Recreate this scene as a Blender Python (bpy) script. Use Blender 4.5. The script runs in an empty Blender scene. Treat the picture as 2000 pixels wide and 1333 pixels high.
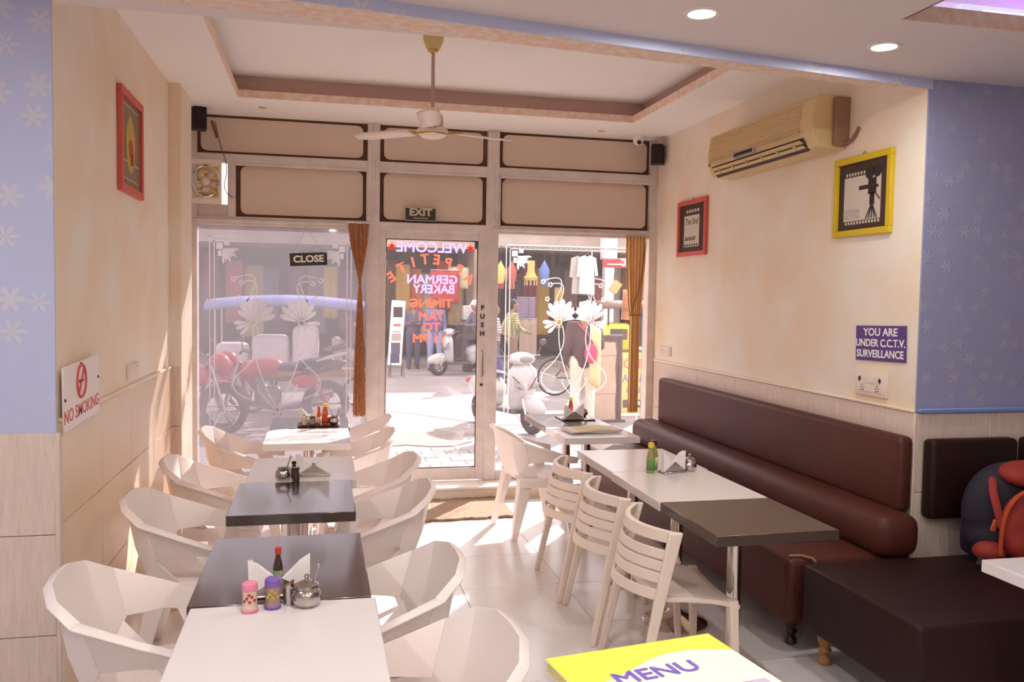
import bpy, bmesh, math, random
from mathutils import Vector, Matrix, Euler
random.seed(7)
SC = bpy.context.scene
COL = SC.collection
PI = math.pi
def lin(c):
    return tuple(((v/255)/12.92 if v/255 <= .04045 else ((v/255+.055)/1.055)**2.4) for v in c)
# ------------------------------------------------------------ camera
F_PX, YAW, PITCH, ROLL, EYE = 1649.2, .22342, .05178, -.016385, 1.68
cy, sy, cp, sp = math.cos(YAW), math.sin(YAW), math.cos(PITCH), math.sin(PITCH)
_f = Vector((sy*cp, cy*cp, -sp)); _r = Vector((cy, -sy, 0)); _d = _f.cross(_r)
_r2 = _r*math.cos(ROLL)+_d*math.sin(ROLL); _d2 = -_r*math.sin(ROLL)+_d*math.cos(ROLL)
cam = bpy.data.cameras.new('camera'); cam.sensor_width = 36; cam.lens = F_PX/2000*36; cam.clip_end = 200; cam.clip_start = .05
camo = bpy.data.objects.new('camera', cam); COL.objects.link(camo)
m3 = Matrix((( _r2.x, -_d2.x, -_f.x), (_r2.y, -_d2.y, -_f.y), (_r2.z, -_d2.z, -_f.z)))
camo.matrix_world = Matrix.Translation((0, 0, EYE)) @ m3.to_4x4()
SC.camera = camo
# ------------------------------------------------------------ light and exposure
SC.view_settings.view_transform = 'Standard'
try: SC.view_settings.look = 'None'
except Exception: pass
SC.view_settings.gamma = 1.0
SC.view_settings.use_curve_mapping = False
SC.view_settings.exposure = 0.66
SC.cycles.diffuse_bounces = 8; SC.cycles.max_bounces = 14; SC.cycles.transparent_max_bounces = 16
W = bpy.data.worlds.new('world'); SC.world = W; W.use_nodes = True
bg = W.node_tree.nodes['Background']; bg.inputs[0].default_value = (.97, .97, 1.0, 1); bg.inputs[1].default_value = 2.0
sun = bpy.data.lights.new('sun', 'SUN'); sun.energy = 11; sun.color = (1, .98, .94); sun.angle = .02
suno = bpy.data.objects.new('sun', sun); COL.objects.link(suno)
suno.rotation_euler = Vector((-.74, -1, -.70)).to_track_quat('-Z', 'Y').to_euler()
# ------------------------------------------------------------ helpers
def B(): return bmesh.new()
def xf(bm, vs, M):
    for v in vs: v.co = M @ v.co
def box(bm, c, s, bev=0, rot=None, seg=1):
    r = bmesh.ops.create_cube(bm, size=1); vs = r['verts']
    for v in vs: v.co = Vector((v.co.x*s[0], v.co.y*s[1], v.co.z*s[2]))
    if bev:
        es = list({e for v in vs for e in v.link_edges})
        o = bmesh.ops.bevel(bm, geom=es, offset=bev, segments=seg, affect='EDGES', profile=.5, clamp_overlap=True)
        vs = list({v for f in o['faces'] for v in f.verts} | {v for v in vs if v.is_valid})
    M = Matrix.Translation(c)
    if rot: M = M @ Euler(rot).to_matrix().to_4x4()
    xf(bm, vs, M); return vs
def bx(bm, a, b, bev=0, seg=1):
    return box(bm, [(a[i]+b[i])/2 for i in range(3)], [abs(b[i]-a[i]) for i in range(3)], bev, None, seg)
def cyl(bm, p0, p1, r0, r1=None, n=16):
    p0, p1 = Vector(p0), Vector(p1); d = p1-p0
    q = d.to_track_quat('Z', 'Y').to_matrix().to_4x4()
    r = bmesh.ops.create_cone(bm, cap_ends=True, segments=n, radius1=r0, radius2=r0 if r1 is None else r1, depth=d.length,
                              matrix=Matrix.Translation((p0+p1)/2) @ q)
    return r['verts']
def ell(bm, c, s, rot=None, n=12):
    r = bmesh.ops.create_uvsphere(bm, u_segments=n, v_segments=max(6, n*2//3), radius=1)
    M = Matrix.Translation(c)
    if rot: M = M @ Euler(rot).to_matrix().to_4x4()
    xf(bm, r['verts'], M @ Matrix.Diagonal((s[0], s[1], s[2], 1))); return r['verts']
def capsule(bm, p0, p1, r0, r1=None, n=10):
    r1 = r0 if r1 is None else r1
    cyl(bm, p0, p1, r0, r1, n); ell(bm, p0, (r0,)*3, None, n); ell(bm, p1, (r1,)*3, None, n)
def lathe(bm, prof, n=24, M=None, caps=True):
    M = M or Matrix.Identity(4); rings = []
    for r, z in prof:
        if r < 1e-5: rings.append([bm.verts.new(M @ Vector((0, 0, z)))])
        else: rings.append([bm.verts.new(M @ Vector((r*math.cos(2*PI*k/n), r*math.sin(2*PI*k/n), z))) for k in range(n)])
    for a, b in zip(rings, rings[1:]):
        for k in range(n):
            k2 = (k+1) % n
            if len(a) == 1 and len(b) == 1: continue
            if len(a) == 1: bm.faces.new((a[0], b[k2], b[k]))
            elif len(b) == 1: bm.faces.new((a[k], a[k2], b[0]))
            else: bm.faces.new((a[k], a[k2], b[k2], b[k]))
    if not caps: return
    if len(rings[0]) > 1: bm.faces.new(list(reversed(rings[0])))
    if len(rings[-1]) > 1: bm.faces.new(rings[-1])
def tube(bm, pts, r, n=8, closed=False, flat=None):
    pts = [Vector(p) for p in pts]; N = len(pts); rings = []
    up = None
    for i, p in enumerate(pts):
        a = pts[(i-1) % N] if (closed or i) else p
        b = pts[(i+1) % N] if (closed or i < N-1) else p
        t = (b-a).normalized()
        if up is None: up = Vector((0, 0, 1)) if abs(t.z) < .9 else Vector((1, 0, 0))
        s = t.cross(up)
        if s.length < 1e-4: s = t.cross(Vector((0, 1, 0)))
        s.normalize(); up = s.cross(t).normalized()
        rr = r[i] if isinstance(r, (list, tuple)) else r
        k2 = flat or 1
        rings.append([bm.verts.new(p+s*(rr*math.cos(2*PI*k/n))+up*(rr*k2*math.sin(2*PI*k/n))) for k in range(n)])
    for i in range(N if closed else N-1):
        a, b = rings[i], rings[(i+1) % N]
        for k in range(n): bm.faces.new((a[k], a[(k+1) % n], b[(k+1) % n], b[k]))
    if not closed: bm.faces.new(list(reversed(rings[0]))); bm.faces.new(rings[-1])
def prism(bm, pts, depth, M=None):
    M = M or Matrix.Identity(4)
    a = [bm.verts.new(M @ Vector((p[0], p[1], 0))) for p in pts]; b = [bm.verts.new(M @ Vector((p[0], p[1], depth))) for p in pts]
    n = len(pts); bm.faces.new(list(reversed(a))); bm.faces.new(b)
    for i in range(n): bm.faces.new((a[i], a[(i+1) % n], b[(i+1) % n], b[i]))
def sheet(bm, rows, closed=False):
    g = [[bm.verts.new(p) for p in r] for r in rows]
    for i in range(len(g)-1):
        m = len(g[i])
        for j in range(m if closed else m-1): bm.faces.new((g[i][j], g[i][(j+1) % m], g[i+1][(j+1) % m], g[i+1][j]))
    return g
def bez(p0, p1, p2, n=12):
    p0, p1, p2 = Vector(p0), Vector(p1), Vector(p2)
    return [p0*(1-t)**2+p1*2*t*(1-t)+p2*t*t for t in [k/n for k in range(n+1)]]
def arc(c, r, a0, a1, n, f): return [f(c[0]+r*math.cos(a0+(a1-a0)*k/n), c[1]+r*math.sin(a0+(a1-a0)*k/n)) for k in range(n+1)]
def mk(name, bm, mat, parent=None, loc=None, smooth=40, rz=None, kind=None):
    bmesh.ops.recalc_face_normals(bm, faces=bm.faces)
    me = bpy.data.meshes.new(name); bm.to_mesh(me); bm.free()
    for m_ in (mat if isinstance(mat, (list, tuple)) else [mat]): me.materials.append(m_)
    return mo(name, me, parent, loc, smooth, rz, kind)
def mo(name, me, parent=None, loc=None, smooth=40, rz=None, kind=None):
    if smooth:
        me.shade_smooth()
        if smooth < 180: me.set_sharp_from_angle(angle=math.radians(smooth))
    o = bpy.data.objects.new(name, me); COL.objects.link(o)
    if parent: o.parent = parent
    if loc is not None: o.location = loc
    if rz is not None: o.rotation_euler = (0, 0, rz)
    if kind: o['kind'] = kind
    return o
def mods(o, solid=0, bev=0, sub=0, off=0, seg=2):
    if solid: m_ = o.modifiers.new('solid', 'SOLIDIFY'); m_.thickness = solid; m_.offset = off
    if bev: m_ = o.modifiers.new('bevel', 'BEVEL'); m_.width = bev; m_.segments = seg; m_.limit_method = 'ANGLE'
    if sub: m_ = o.modifiers.new('sub', 'SUBSURF'); m_.levels = sub; m_.render_levels = sub
    return o
def fuse(bm, voxel=.02, it=4, fac=.5):
    bmesh.ops.recalc_face_normals(bm, faces=bm.faces)
    me = bpy.data.meshes.new('tmp'); bm.to_mesh(me); bm.free()
    o = bpy.data.objects.new('tmp', me); COL.objects.link(o)
    m_ = o.modifiers.new('r', 'REMESH'); m_.mode = 'VOXEL'; m_.voxel_size = voxel
    if it: s_ = o.modifiers.new('s', 'SMOOTH'); s_.factor = fac; s_.iterations = it
    dg = bpy.context.evaluated_depsgraph_get()
    r = bpy.data.meshes.new_from_object(o.evaluated_get(dg))
    bpy.data.objects.remove(o); bpy.data.meshes.remove(me)
    b = bmesh.new(); b.from_mesh(r); bpy.data.meshes.remove(r); return b
def tag(o, label, cat, group=None):
    o['label'] = label; o['category'] = cat
    if group: o['group'] = group
    return o
def thing(name, label, cat, loc=(0, 0, 0), rz=0, group=None):
    o = bpy.data.objects.new(name, None); COL.objects.link(o); o.empty_display_size = .05
    o.location = loc; o.rotation_euler = (0, 0, rz); return tag(o, label, cat, group)
def struct(o): o['kind'] = 'structure'; return o
def sthing(name, loc=(0, 0, 0)):
    o = bpy.data.objects.new(name, None); COL.objects.link(o); o.location = loc; o['kind'] = 'structure'; return o
def dup(root, loc, rz, label, group=None):
    r = root.copy(); COL.objects.link(r); r.location = loc; r.rotation_euler = (0, 0, rz); r['label'] = label
    if group: r['group'] = group
    for ch in list(root.children):
        c = ch.copy(); COL.objects.link(c); c.parent = r
        for g in list(ch.children):
            d = g.copy(); COL.objects.link(d); d.parent = c
    return r
def text(name, body, size, mat, parent, M, ext=.0015, bold=.0, mirror=False, align='CENTER', sx=1.0, loc=None, fat=0):
    cu = bpy.data.curves.new('txt', 'FONT'); cu.body = body; cu.size = size; cu.align_x = align; cu.align_y = 'CENTER'
    cu.extrude = ext; cu.offset = bold; cu.resolution_u = 3
    o = bpy.data.objects.new('txt', cu); COL.objects.link(o)
    me = bpy.data.meshes.new_from_object(o.evaluated_get(bpy.context.evaluated_depsgraph_get()))
    bpy.data.objects.remove(o)
    me.transform(M @ Matrix.Diagonal((-sx if mirror else sx, 1, 1, 1)))
    if fat:
        b_ = bmesh.new(); b_.from_mesh(me); bmesh.ops.remove_doubles(b_, verts=b_.verts, dist=1e-6); mv = {}
        for v in b_.verts:
            es = [e for e in v.link_edges if len(e.link_faces) == 1]
            if len(es) != 2: continue
            n_ = Vector((0, 0, 0))
            for e in es:
                f_ = e.link_faces[0]; d_ = (e.verts[1].co-e.verts[0].co).normalized(); q_ = d_.cross(f_.normal)
                if q_.dot(f_.calc_center_median()-e.verts[0].co) > 0: q_ = -q_
                n_ += q_
            if n_.length > .3: mv[v] = n_.normalized()*min(1.5, 1/max(.5, n_.length/2))*fat
        for v, d_ in mv.items(): v.co += d_
        b_.to_mesh(me); b_.free()
    if mirror: me.flip_normals()
    me.materials.clear(); me.materials.append(mat)
    return mo(name, me, parent, loc, 0)
# text frames: writing on a plane facing -y / -x / +x / up
def fy(x, y, z): return Matrix.Translation((x, y, z)) @ Matrix.Rotation(PI/2, 4, 'X')
def fxl(x, y, z): return Matrix.Translation((x, y, z)) @ Matrix.Rotation(-PI/2, 4, 'Z') @ Matrix.Rotation(PI/2, 4, 'X')
def fxr(x, y, z): return Matrix.Translation((x, y, z)) @ Matrix.Rotation(PI/2, 4, 'Z') @ Matrix.Rotation(PI/2, 4, 'X')
# ------------------------------------------------------------ materials
MATS = {}
def mat(name, col, rough=.6, metal=0, var=0, vscale=8, bump=0, bscale=60, spec=.5, col2=None, emit=0, coat=0, trans=0, stretch=None):
    if name in MATS: return MATS[name]
    m = bpy.data.materials.new(name); m.use_nodes = True; nt = m.node_tree; p = nt.nodes['Principled BSDF']
    c = lin(col); p.inputs['Base Color'].default_value = (*c, 1); p.inputs['Roughness'].default_value = rough
    p.inputs['Metallic'].default_value = metal; p.inputs['Specular IOR Level'].default_value = spec
    if coat: p.inputs['Coat Weight'].default_value = coat; p.inputs['Coat Roughness'].default_value = .1
    if trans: p.inputs['Transmission Weight'].default_value = trans
    if emit: p.inputs['Emission Color'].default_value = (*c, 1); p.inputs['Emission Strength'].default_value = emit
    if var or bump or col2:
        tc = nt.nodes.new('ShaderNodeTexCoord'); vec = tc.outputs['Object']
        if stretch:
            mp = nt.nodes.new('ShaderNodeMapping'); mp.inputs['Scale'].default_value = stretch
            nt.links.new(vec, mp.inputs[0]); vec = mp.outputs[0]
    if var or col2:
        n = nt.nodes.new('ShaderNodeTexNoise'); n.inputs['Scale'].default_value = vscale; n.inputs['Detail'].default_value = 6
        nt.links.new(vec, n.inputs['Vector'])
        r = nt.nodes.new('ShaderNodeValToRGB'); r.color_ramp.elements[0].position = .38; r.color_ramp.elements[1].position = .66
        c2 = lin(col2) if col2 else tuple(v*(1-var) for v in c)
        r.color_ramp.elements[0].color = (*c2, 1); r.color_ramp.elements[1].color = (*c, 1)
        nt.links.new(n.outputs['Fac'], r.inputs[0]); nt.links.new(r.outputs[0], p.inputs['Base Color'])
    if bump:
        n2 = nt.nodes.new('ShaderNodeTexNoise'); n2.inputs['Scale'].default_value = bscale; n2.inputs['Detail'].default_value = 4
        nt.links.new(vec, n2.inputs['Vector'])
        b = nt.nodes.new('ShaderNodeBump'); b.inputs['Strength'].default_value = bump; b.inputs['Distance'].default_value = .004
        nt.links.new(n2.outputs['Fac'], b.inputs['Height']); nt.links.new(b.outputs[0], p.inputs['Normal'])
    MATS[name] = m; return m
def checks(name, c1, c2, scale, axes='xz', rough=.8):
    m = mat(name, c1, rough); nt = m.node_tree; p = nt.nodes['Principled BSDF']
    tc = nt.nodes.new('ShaderNodeTexCoord'); sep = nt.nodes.new('ShaderNodeSeparateXYZ'); nt.links.new(tc.outputs['Object'], sep.inputs[0])
    outs = []
    for ax in axes:
        mu = nt.nodes.new('ShaderNodeMath'); mu.operation = 'MULTIPLY'; mu.inputs[1].default_value = scale
        nt.links.new(sep.outputs['xyz'.index(ax)], mu.inputs[0])
        fr = nt.nodes.new('ShaderNodeMath'); fr.operation = 'FRACT'; nt.links.new(mu.outputs[0], fr.inputs[0])
        gt = nt.nodes.new('ShaderNodeMath'); gt.operation = 'GREATER_THAN'; gt.inputs[1].default_value = .62; nt.links.new(fr.outputs[0], gt.inputs[0])
        outs.append(gt.outputs[0])
    o = outs[0]
    if len(outs) > 1:
        mx = nt.nodes.new('ShaderNodeMath'); mx.operation = 'MAXIMUM'; nt.links.new(outs[0], mx.inputs[0]); nt.links.new(outs[1], mx.inputs[1]); o = mx.outputs[0]
    mi = nt.nodes.new('ShaderNodeMix'); mi.data_type = 'RGBA'; nt.links.new(o, mi.inputs[0])
    mi.inputs[6].default_value = (*lin(c1), 1); mi.inputs[7].default_value = (*lin(c2), 1)
    nt.links.new(mi.outputs[2], p.inputs['Base Color']); return m
def glass(name, tint=(250, 246, 246), gloss=.05, film=0, filmcol=(235, 228, 236), streak=False):
    m = bpy.data.materials.new(name); m.use_nodes = True; nt = m.node_tree; nt.nodes.remove(nt.nodes['Principled BSDF'])
    out = nt.nodes['Material Output']; tr = nt.nodes.new('ShaderNodeBsdfTransparent'); tr.inputs[0].default_value = (*lin(tint), 1)
    gl = nt.nodes.new('ShaderNodeBsdfGlossy'); gl.inputs['Roughness'].default_value = .03
    mx = nt.nodes.new('ShaderNodeMixShader'); mx.inputs[0].default_value = gloss
    nt.links.new(tr.outputs[0], mx.inputs[1]); nt.links.new(gl.outputs[0], mx.inputs[2]); o = mx
    if film:
        tl = nt.nodes.new('ShaderNodeBsdfTranslucent'); tl.inputs[0].default_value = (*lin(filmcol), 1)
        df = nt.nodes.new('ShaderNodeBsdfDiffuse'); df.inputs[0].default_value = (*lin(filmcol), 1)
        a = nt.nodes.new('ShaderNodeMixShader'); a.inputs[0].default_value = .35; nt.links.new(tl.outputs[0], a.inputs[1]); nt.links.new(df.outputs[0], a.inputs[2])
        b = nt.nodes.new('ShaderNodeMixShader'); b.inputs[0].default_value = film; nt.links.new(mx.outputs[0], b.inputs[1]); nt.links.new(a.outputs[0], b.inputs[2]); o = b
        if streak:
            tc = nt.nodes.new('ShaderNodeTexCoord'); mp = nt.nodes.new('ShaderNodeMapping'); mp.inputs['Scale'].default_value = (1.6, 1, .7); nt.links.new(tc.outputs['Object'], mp.inputs[0])
            n = nt.nodes.new('ShaderNodeTexNoise'); n.inputs['Scale'].default_value = 3; n.inputs['Detail'].default_value = 8; nt.links.new(mp.outputs[0], n.inputs['Vector'])
            mr = nt.nodes.new('ShaderNodeMapRange'); mr.inputs[1].default_value = .3; mr.inputs[2].default_value = .75; mr.inputs[3].default_value = film*.75; mr.inputs[4].default_value = film*1.25
            nt.links.new(n.outputs['Fac'], mr.inputs[0]); nt.links.new(mr.outputs[0], b.inputs[0])
    nt.links.new(o.outputs[0], out.inputs[0]); MATS[name] = m; return m
def flowered(name, base, petal, scale, rough=.7):
    m = mat(name, base, rough); nt = m.node_tree; p = nt.nodes['Principled BSDF']; L = nt.links.new
    tc = nt.nodes.new('ShaderNodeTexCoord'); mp = nt.nodes.new('ShaderNodeMapping'); mp.inputs['Scale'].default_value = (scale, 0, scale); L(tc.outputs['Object'], mp.inputs[0])
    v = nt.nodes.new('ShaderNodeTexVoronoi'); v.inputs['Scale'].default_value = 1; v.inputs['Randomness'].default_value = .55; L(mp.outputs[0], v.inputs['Vector'])
    sub = nt.nodes.new('ShaderNodeVectorMath'); sub.operation = 'SUBTRACT'; L(mp.outputs[0], sub.inputs[0]); L(v.outputs['Position'], sub.inputs[1])
    sep = nt.nodes.new('ShaderNodeSeparateXYZ'); L(sub.outputs[0], sep.inputs[0])
    def mth(op, a, b=None):
        n = nt.nodes.new('ShaderNodeMath'); n.operation = op
        for i, x in enumerate((a, b)):
            if x is None: continue
            if isinstance(x, (int, float)): n.inputs[i].default_value = x
            else: L(x, n.inputs[i])
        return n.outputs[0]
    ang = mth('ARCTAN2', sep.outputs[2], sep.outputs[0]); pet = mth('ABSOLUTE', mth('COSINE', mth('MULTIPLY', ang, 3)))
    rad = mth('MULTIPLY_ADD', pet, .30); nt.nodes[-1].inputs[2].default_value = .12
    q = mth('DIVIDE', v.outputs['Distance'], rad)
    mr = nt.nodes.new('ShaderNodeMapRange'); mr.interpolation_type = 'SMOOTHSTEP'; mr.inputs[1].default_value = .75; mr.inputs[2].default_value = 1.1; mr.inputs[3].default_value = 1; mr.inputs[4].default_value = 0
    L(q, mr.inputs[0])
    mi = nt.nodes.new('ShaderNodeMix'); mi.data_type = 'RGBA'; L(mr.outputs[0], mi.inputs[0]); mi.inputs[6].default_value = (*lin(base), 1); mi.inputs[7].default_value = (*lin(petal), 1)
    L(mi.outputs[2], p.inputs['Base Color'])
    n2 = nt.nodes.new('ShaderNodeTexNoise'); n2.inputs['Scale'].default_value = 220; L(tc.outputs['Object'], n2.inputs['Vector'])
    h = mth('MULTIPLY_ADD', n2.outputs['Fac'], .3); L(mr.outputs[0], nt.nodes[-1].inputs[2])
    b = nt.nodes.new('ShaderNodeBump'); b.inputs['Strength'].default_value = .35; b.inputs['Distance'].default_value = .004; L(h, b.inputs['Height']); L(b.outputs[0], p.inputs['Normal'])
    return m
cream = mat('cream_wall', (236, 228, 214), .75, col2=(234, 214, 188), vscale=2.2, bump=.5, bscale=90)
soffit_m = mat('patterned_soffit', (240, 224, 212), .8, col2=(234, 198, 172), vscale=26, bump=.9, bscale=55)
ceil_m = mat('ceiling_paint', (242, 239, 236), .8)
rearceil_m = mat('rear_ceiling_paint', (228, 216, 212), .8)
blue_m = flowered('blue_flowered_wallpaper', (190, 196, 226), (206, 206, 220), 7.5)
blue2_m = flowered('blue_leaf_wallpaper', (150, 152, 184), (162, 162, 184), 11)
dado_m = mat('dado_tile', (226, 206, 192), .45, var=.12, vscale=14, bump=.5, bscale=26, stretch=(7, 7, .7))
dadow_m = mat('smooth_dado_tile', (228, 204, 174), .25, var=.05, vscale=3)
grout_m = mat('grout', (150, 128, 112), .9)
floor_m = mat('floor_tile', (229, 224, 221), .22, var=.04, vscale=3)
marble_m = mat('step_marble', (238, 230, 222), .3, var=.08, vscale=5)
frame_m = mat('shopfront_aluminium', (222, 210, 204), .45, var=.12, vscale=9)
gasket_m = mat('dark_gasket', (104, 74, 62), .8, var=.3, vscale=6)
frost_m = mat('frosted_transom', (220, 200, 184), .55, var=.05, vscale=1.5)
white_pl = mat('white_plastic', (238, 226, 220), .38)
cream_pl = mat('cream_plastic', (234, 218, 204), .42)
wtop_m = mat('white_laminate', (226, 219, 217), .22)
btop_m = mat('dark_laminate', (44, 24, 22), .25, spec=1.0, coat=1.0, var=.1, vscale=20)
brtop_m = mat('brown_laminate', (68, 46, 36), .3, spec=.8, var=.1, vscale=20)
steel = mat('steel', (200, 192, 188), .22, 1, var=.1, vscale=20)
chrome = mat('chrome', (214, 206, 200), .12, 1)
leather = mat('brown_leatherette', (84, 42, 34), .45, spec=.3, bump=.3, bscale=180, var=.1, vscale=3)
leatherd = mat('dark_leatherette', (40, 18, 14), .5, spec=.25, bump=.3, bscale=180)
black = mat('black_plastic', (34, 26, 24), .5)
brass = mat('brass', (206, 172, 104), .25, 1)
goldp = mat('cream_gold_enamel', (214, 188, 130), .4)
paperw = mat('white_paper', (244, 238, 234), .8)
redf = mat('red_frame_paint', (206, 92, 78), .5)
yelf = mat('yellow_frame_paint', (214, 184, 22), .5)
wood = mat('light_wood', (176, 124, 78), .5, var=.25, vscale=12)
dwood = mat('dark_wood', (46, 26, 20), .35)
clear = glass('clear_glass', gloss=.05, film=.035, filmcol=(170, 160, 164))
filmg = glass('milky_film_glass', gloss=.04, film=.38, filmcol=(124, 118, 122), tint=(228, 222, 225), streak=True)
decal_m = glass('etched_white_film', gloss=.02, film=.96, filmcol=(184, 178, 177))
lamp_m = mat('lamp_lens', (255, 236, 214), .5, emit=14)
purple_m = mat('purple_cove_lamp', (120, 70, 200), .5, emit=12)
# ============================================================ the room
XL, XR, YF, ZC, ZR = -1.0, 2.9, 7.10, 3.08, 2.78
YLC, YRC = 3.57, 3.64
BACK, XLL, XRR = -2.6, -3.2, 5.2
def wall(name, a, b, m, bev=0):
    bm = B(); bx(bm, a, b, bev); return struct(mk(name, bm, m, smooth=0))
# floor slab and tiles
fl = wall('floor', (XLL, BACK, -.12), (XRR, 6.83, -.006), grout_m)
bm0 = B(); bx(bm0, (-.299, -.299, -.006), (.299, .299, 0), .002); tile_me = None
t0 = mk('floor_tile', bm0, floor_m, fl); tile_me = t0.data; first = True
for ix in range(-2, 6):
    for iy in range(2, 12):
        x, y = -.7+ix*.6, .2+iy*.6
        if y > 6.83-.29 or x > 3.9: continue
        if x-.3 < XL-.3 and y > YLC: continue
        o = t0 if first else mo('floor_tile', tile_me, fl, smooth=0); first = False
        o.location = (x, y, 0)
bm = B(); bx(bm, (XL, 6.51, -.006), (XR, 6.825, 0)); mk('floor_tile_cut_row', bm, floor_m, fl, smooth=0)
bm = B(); bx(bm, (XLL, BACK, -.006), (XRR, 1.09, 0)); mk('floor_tile_rear', bm, floor_m, fl, smooth=0)
# step
st = wall('trim_1', (XL-.1, 6.83, -.1), (XR+.1, 7.34, .085), cream)
for k in range(7):
    bm = B(); x0 = XL+k*.58; bx(bm, (x0+.002, 6.80, .085), (min(x0+.578, XR), 7.34, .106), .004); mk('step_slab', bm, marble_m, st)
# left wall + pier
wl = wall('wall_left', (XL-.15, YLC+.01, 0), (XL, 7.2, 3.3), cream)
pier = wall('trim_2', (XL, 6.11, 0), (-.925, 6.60, ZC), cream)
def dado(parent, axis, pos, u0, u1, z0, z1, w, h, m, d=.012, flip=1):
    n = 0; u = u0
    while u < u1-.02:
        ue = min(u+w, u1); z = z1
        while z > z0+.02:
            ze = max(z-h, z0); bm = B()
            if axis == 'x': bx(bm, (pos, u+.0015, ze+.0015), (pos+d*flip, ue-.0015, z-.0015), .002)
            else: bx(bm, (u+.0015, pos, ze+.0015), (ue-.0015, pos+d*flip, z-.0015), .002)
            mk('dado_tile', bm, m, parent); z = ze
        u = ue
dado(wl, 'x', XL, YLC+.03, 6.11, 0, 1.16, .62, .40, dadow_m)
dado(pier, 'y', 6.11, XL, -.925, 0, 1.16, .3, .40, dado_m, flip=-1)
bm = B(); bx(bm, (XL, YLC+.03, 1.16), (XL+.018, 6.11, 1.178), .004); mk('dado_cap', bm, cream, wl)
# left return, blue paper over tiles
wlr = wall('wall_left_return', (XLL, YLC, 0), (XL-.001, YLC+.15, 3.3), blue_m)
dado(wlr, 'y', YLC, XLL+1.2, XL-.002, 0, 1.125, .6, .40, dado_m, d=.014, flip=-1)
# right wall and its return
wr = wall('wall_right', (XR, YRC+.01, 0), (XR+.15, 7.2, 3.3), cream)
for c_ in (((XR-.014, YRC-.013, .1), (XR+.005, YRC+.006, 1.135), wr), ((XL-.004, YLC-.015, 0), (XL+.013, YLC+.03, 1.125), wl)):
    bm = B(); bx(bm, c_[0], c_[1], .002); mk('dado_corner', bm, dado_m, c_[2])
dado(wr, 'x', XR, YRC+.006, 7.0, .1, 1.135, .62, .40, dado_m, flip=-1)
bm = B(); bx(bm, (XR-.02, YRC-.004, 1.135), (XR, 7.02, 1.152), .005); mk('dado_cap', bm, cream, wr)
wrr = wall('wall_right_return', (XR+.001, YRC, 0), (XRR, YRC+.15, 3.3), blue2_m)
dado(wrr, 'y', YRC, XR+.004, 4.2, .1, 1.135, .42, .40, dado_m, d=.012, flip=-1)
bm = B(); bx(bm, (XR, YRC-.03, 1.135), (4.4, YRC, 1.16), .006); mk('dado_cap', bm, mat('blue_trim', (118, 140, 190), .6), wrr)
wall('wall_back', (XLL, BACK-.15, 0), (XRR, BACK, 3.3), cream)
wall('wall_rear_left', (XLL-.15, BACK, 0), (XLL, YLC+.1, 3.3), blue_m)
wall('wall_rear_right', (XRR, BACK, 0), (XRR+.15, YRC+.1, 3.3), blue2_m)
# front ceiling with tray recess
TX0, TX1, TY0, TY1 = -.59, 2.42, 3.95, 6.41
bm = B()
for a, b in (((XL, 3.4, ZC), (TX0, 7.25, ZC+.05)), ((TX1, 3.4, ZC), (XR, 7.25, ZC+.05)), ((TX0, TY1, ZC), (TX1, 7.25, ZC+.05)), ((TX0, 3.4, ZC), (TX1, TY0, ZC+.05))): bx(bm, a, b)
ce = struct(mk('ceiling', bm, ceil_m, smooth=0))
bm = B(); bx(bm, (XL-.1, 3.4, ZC+.17), (XR+.1, 7.3, ZC+.22)); mk('ceiling_tray_top', bm, ceil_m, ce, smooth=0)
for nm, a, b in (('tray_lip', (TX0, TY1-.012, ZC-.001), (TX1, TY1-.001, ZC+.052)), ('tray_lip', (TX0+.001, TY0, ZC-.001), (TX0+.012, TY1-.012, ZC+.052)), ('tray_lip', (TX1-.012, TY0, ZC-.001), (TX1-.001, TY1-.012, ZC+.052))):
    bm = B(); bx(bm, a, b); mk(nm, bm, soffit_m, ce, smooth=0)
mauve = mat('tray_side_mauve', (196, 166, 156), .8)
for a, b in (((TX0-.1, TY1+.08, ZC+.05), (TX1+.1, TY1+.1, ZC+.18)), ((TX0-.12, TY0, ZC+.05), (TX0-.1, TY1+.1, ZC+.18)), ((TX1+.1, TY0, ZC+.05), (TX1+.12, TY1+.1, ZC+.18))):
    bm = B(); bx(bm, a, b); mk('tray_side', bm, mauve, ce, smooth=0)
# beam between the two rooms (slightly skewed in plan)
ZB = 2.735
fr = [(XL-.02, 3.06), (XR+.02, 3.645)]; bk = [(XL-.02, 3.30), (XR+.02, 3.72)]
bm = B(); q = [fr[0], fr[1], bk[1], bk[0]]
prism(bm, [(p[0], p[1]) for p in q], .5, Matrix.Translation((0, 0, ZB)))
beam = struct(mk('trim_3', bm, [soffit_m], smooth=0))
bm = B(); v = [Vector((fr[0][0], fr[0][1]-.003, ZB-.002)), Vector((fr[1][0], fr[1][1]-.003, ZB-.002))]
sheet(bm, [[v[0], v[1]], [v[0]+Vector((0, 0, .4)), v[1]+Vector((0, 0, .4))]])
mods(mk('beam_face', bm, blue_m, beam, smooth=0), solid=.006)
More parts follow.
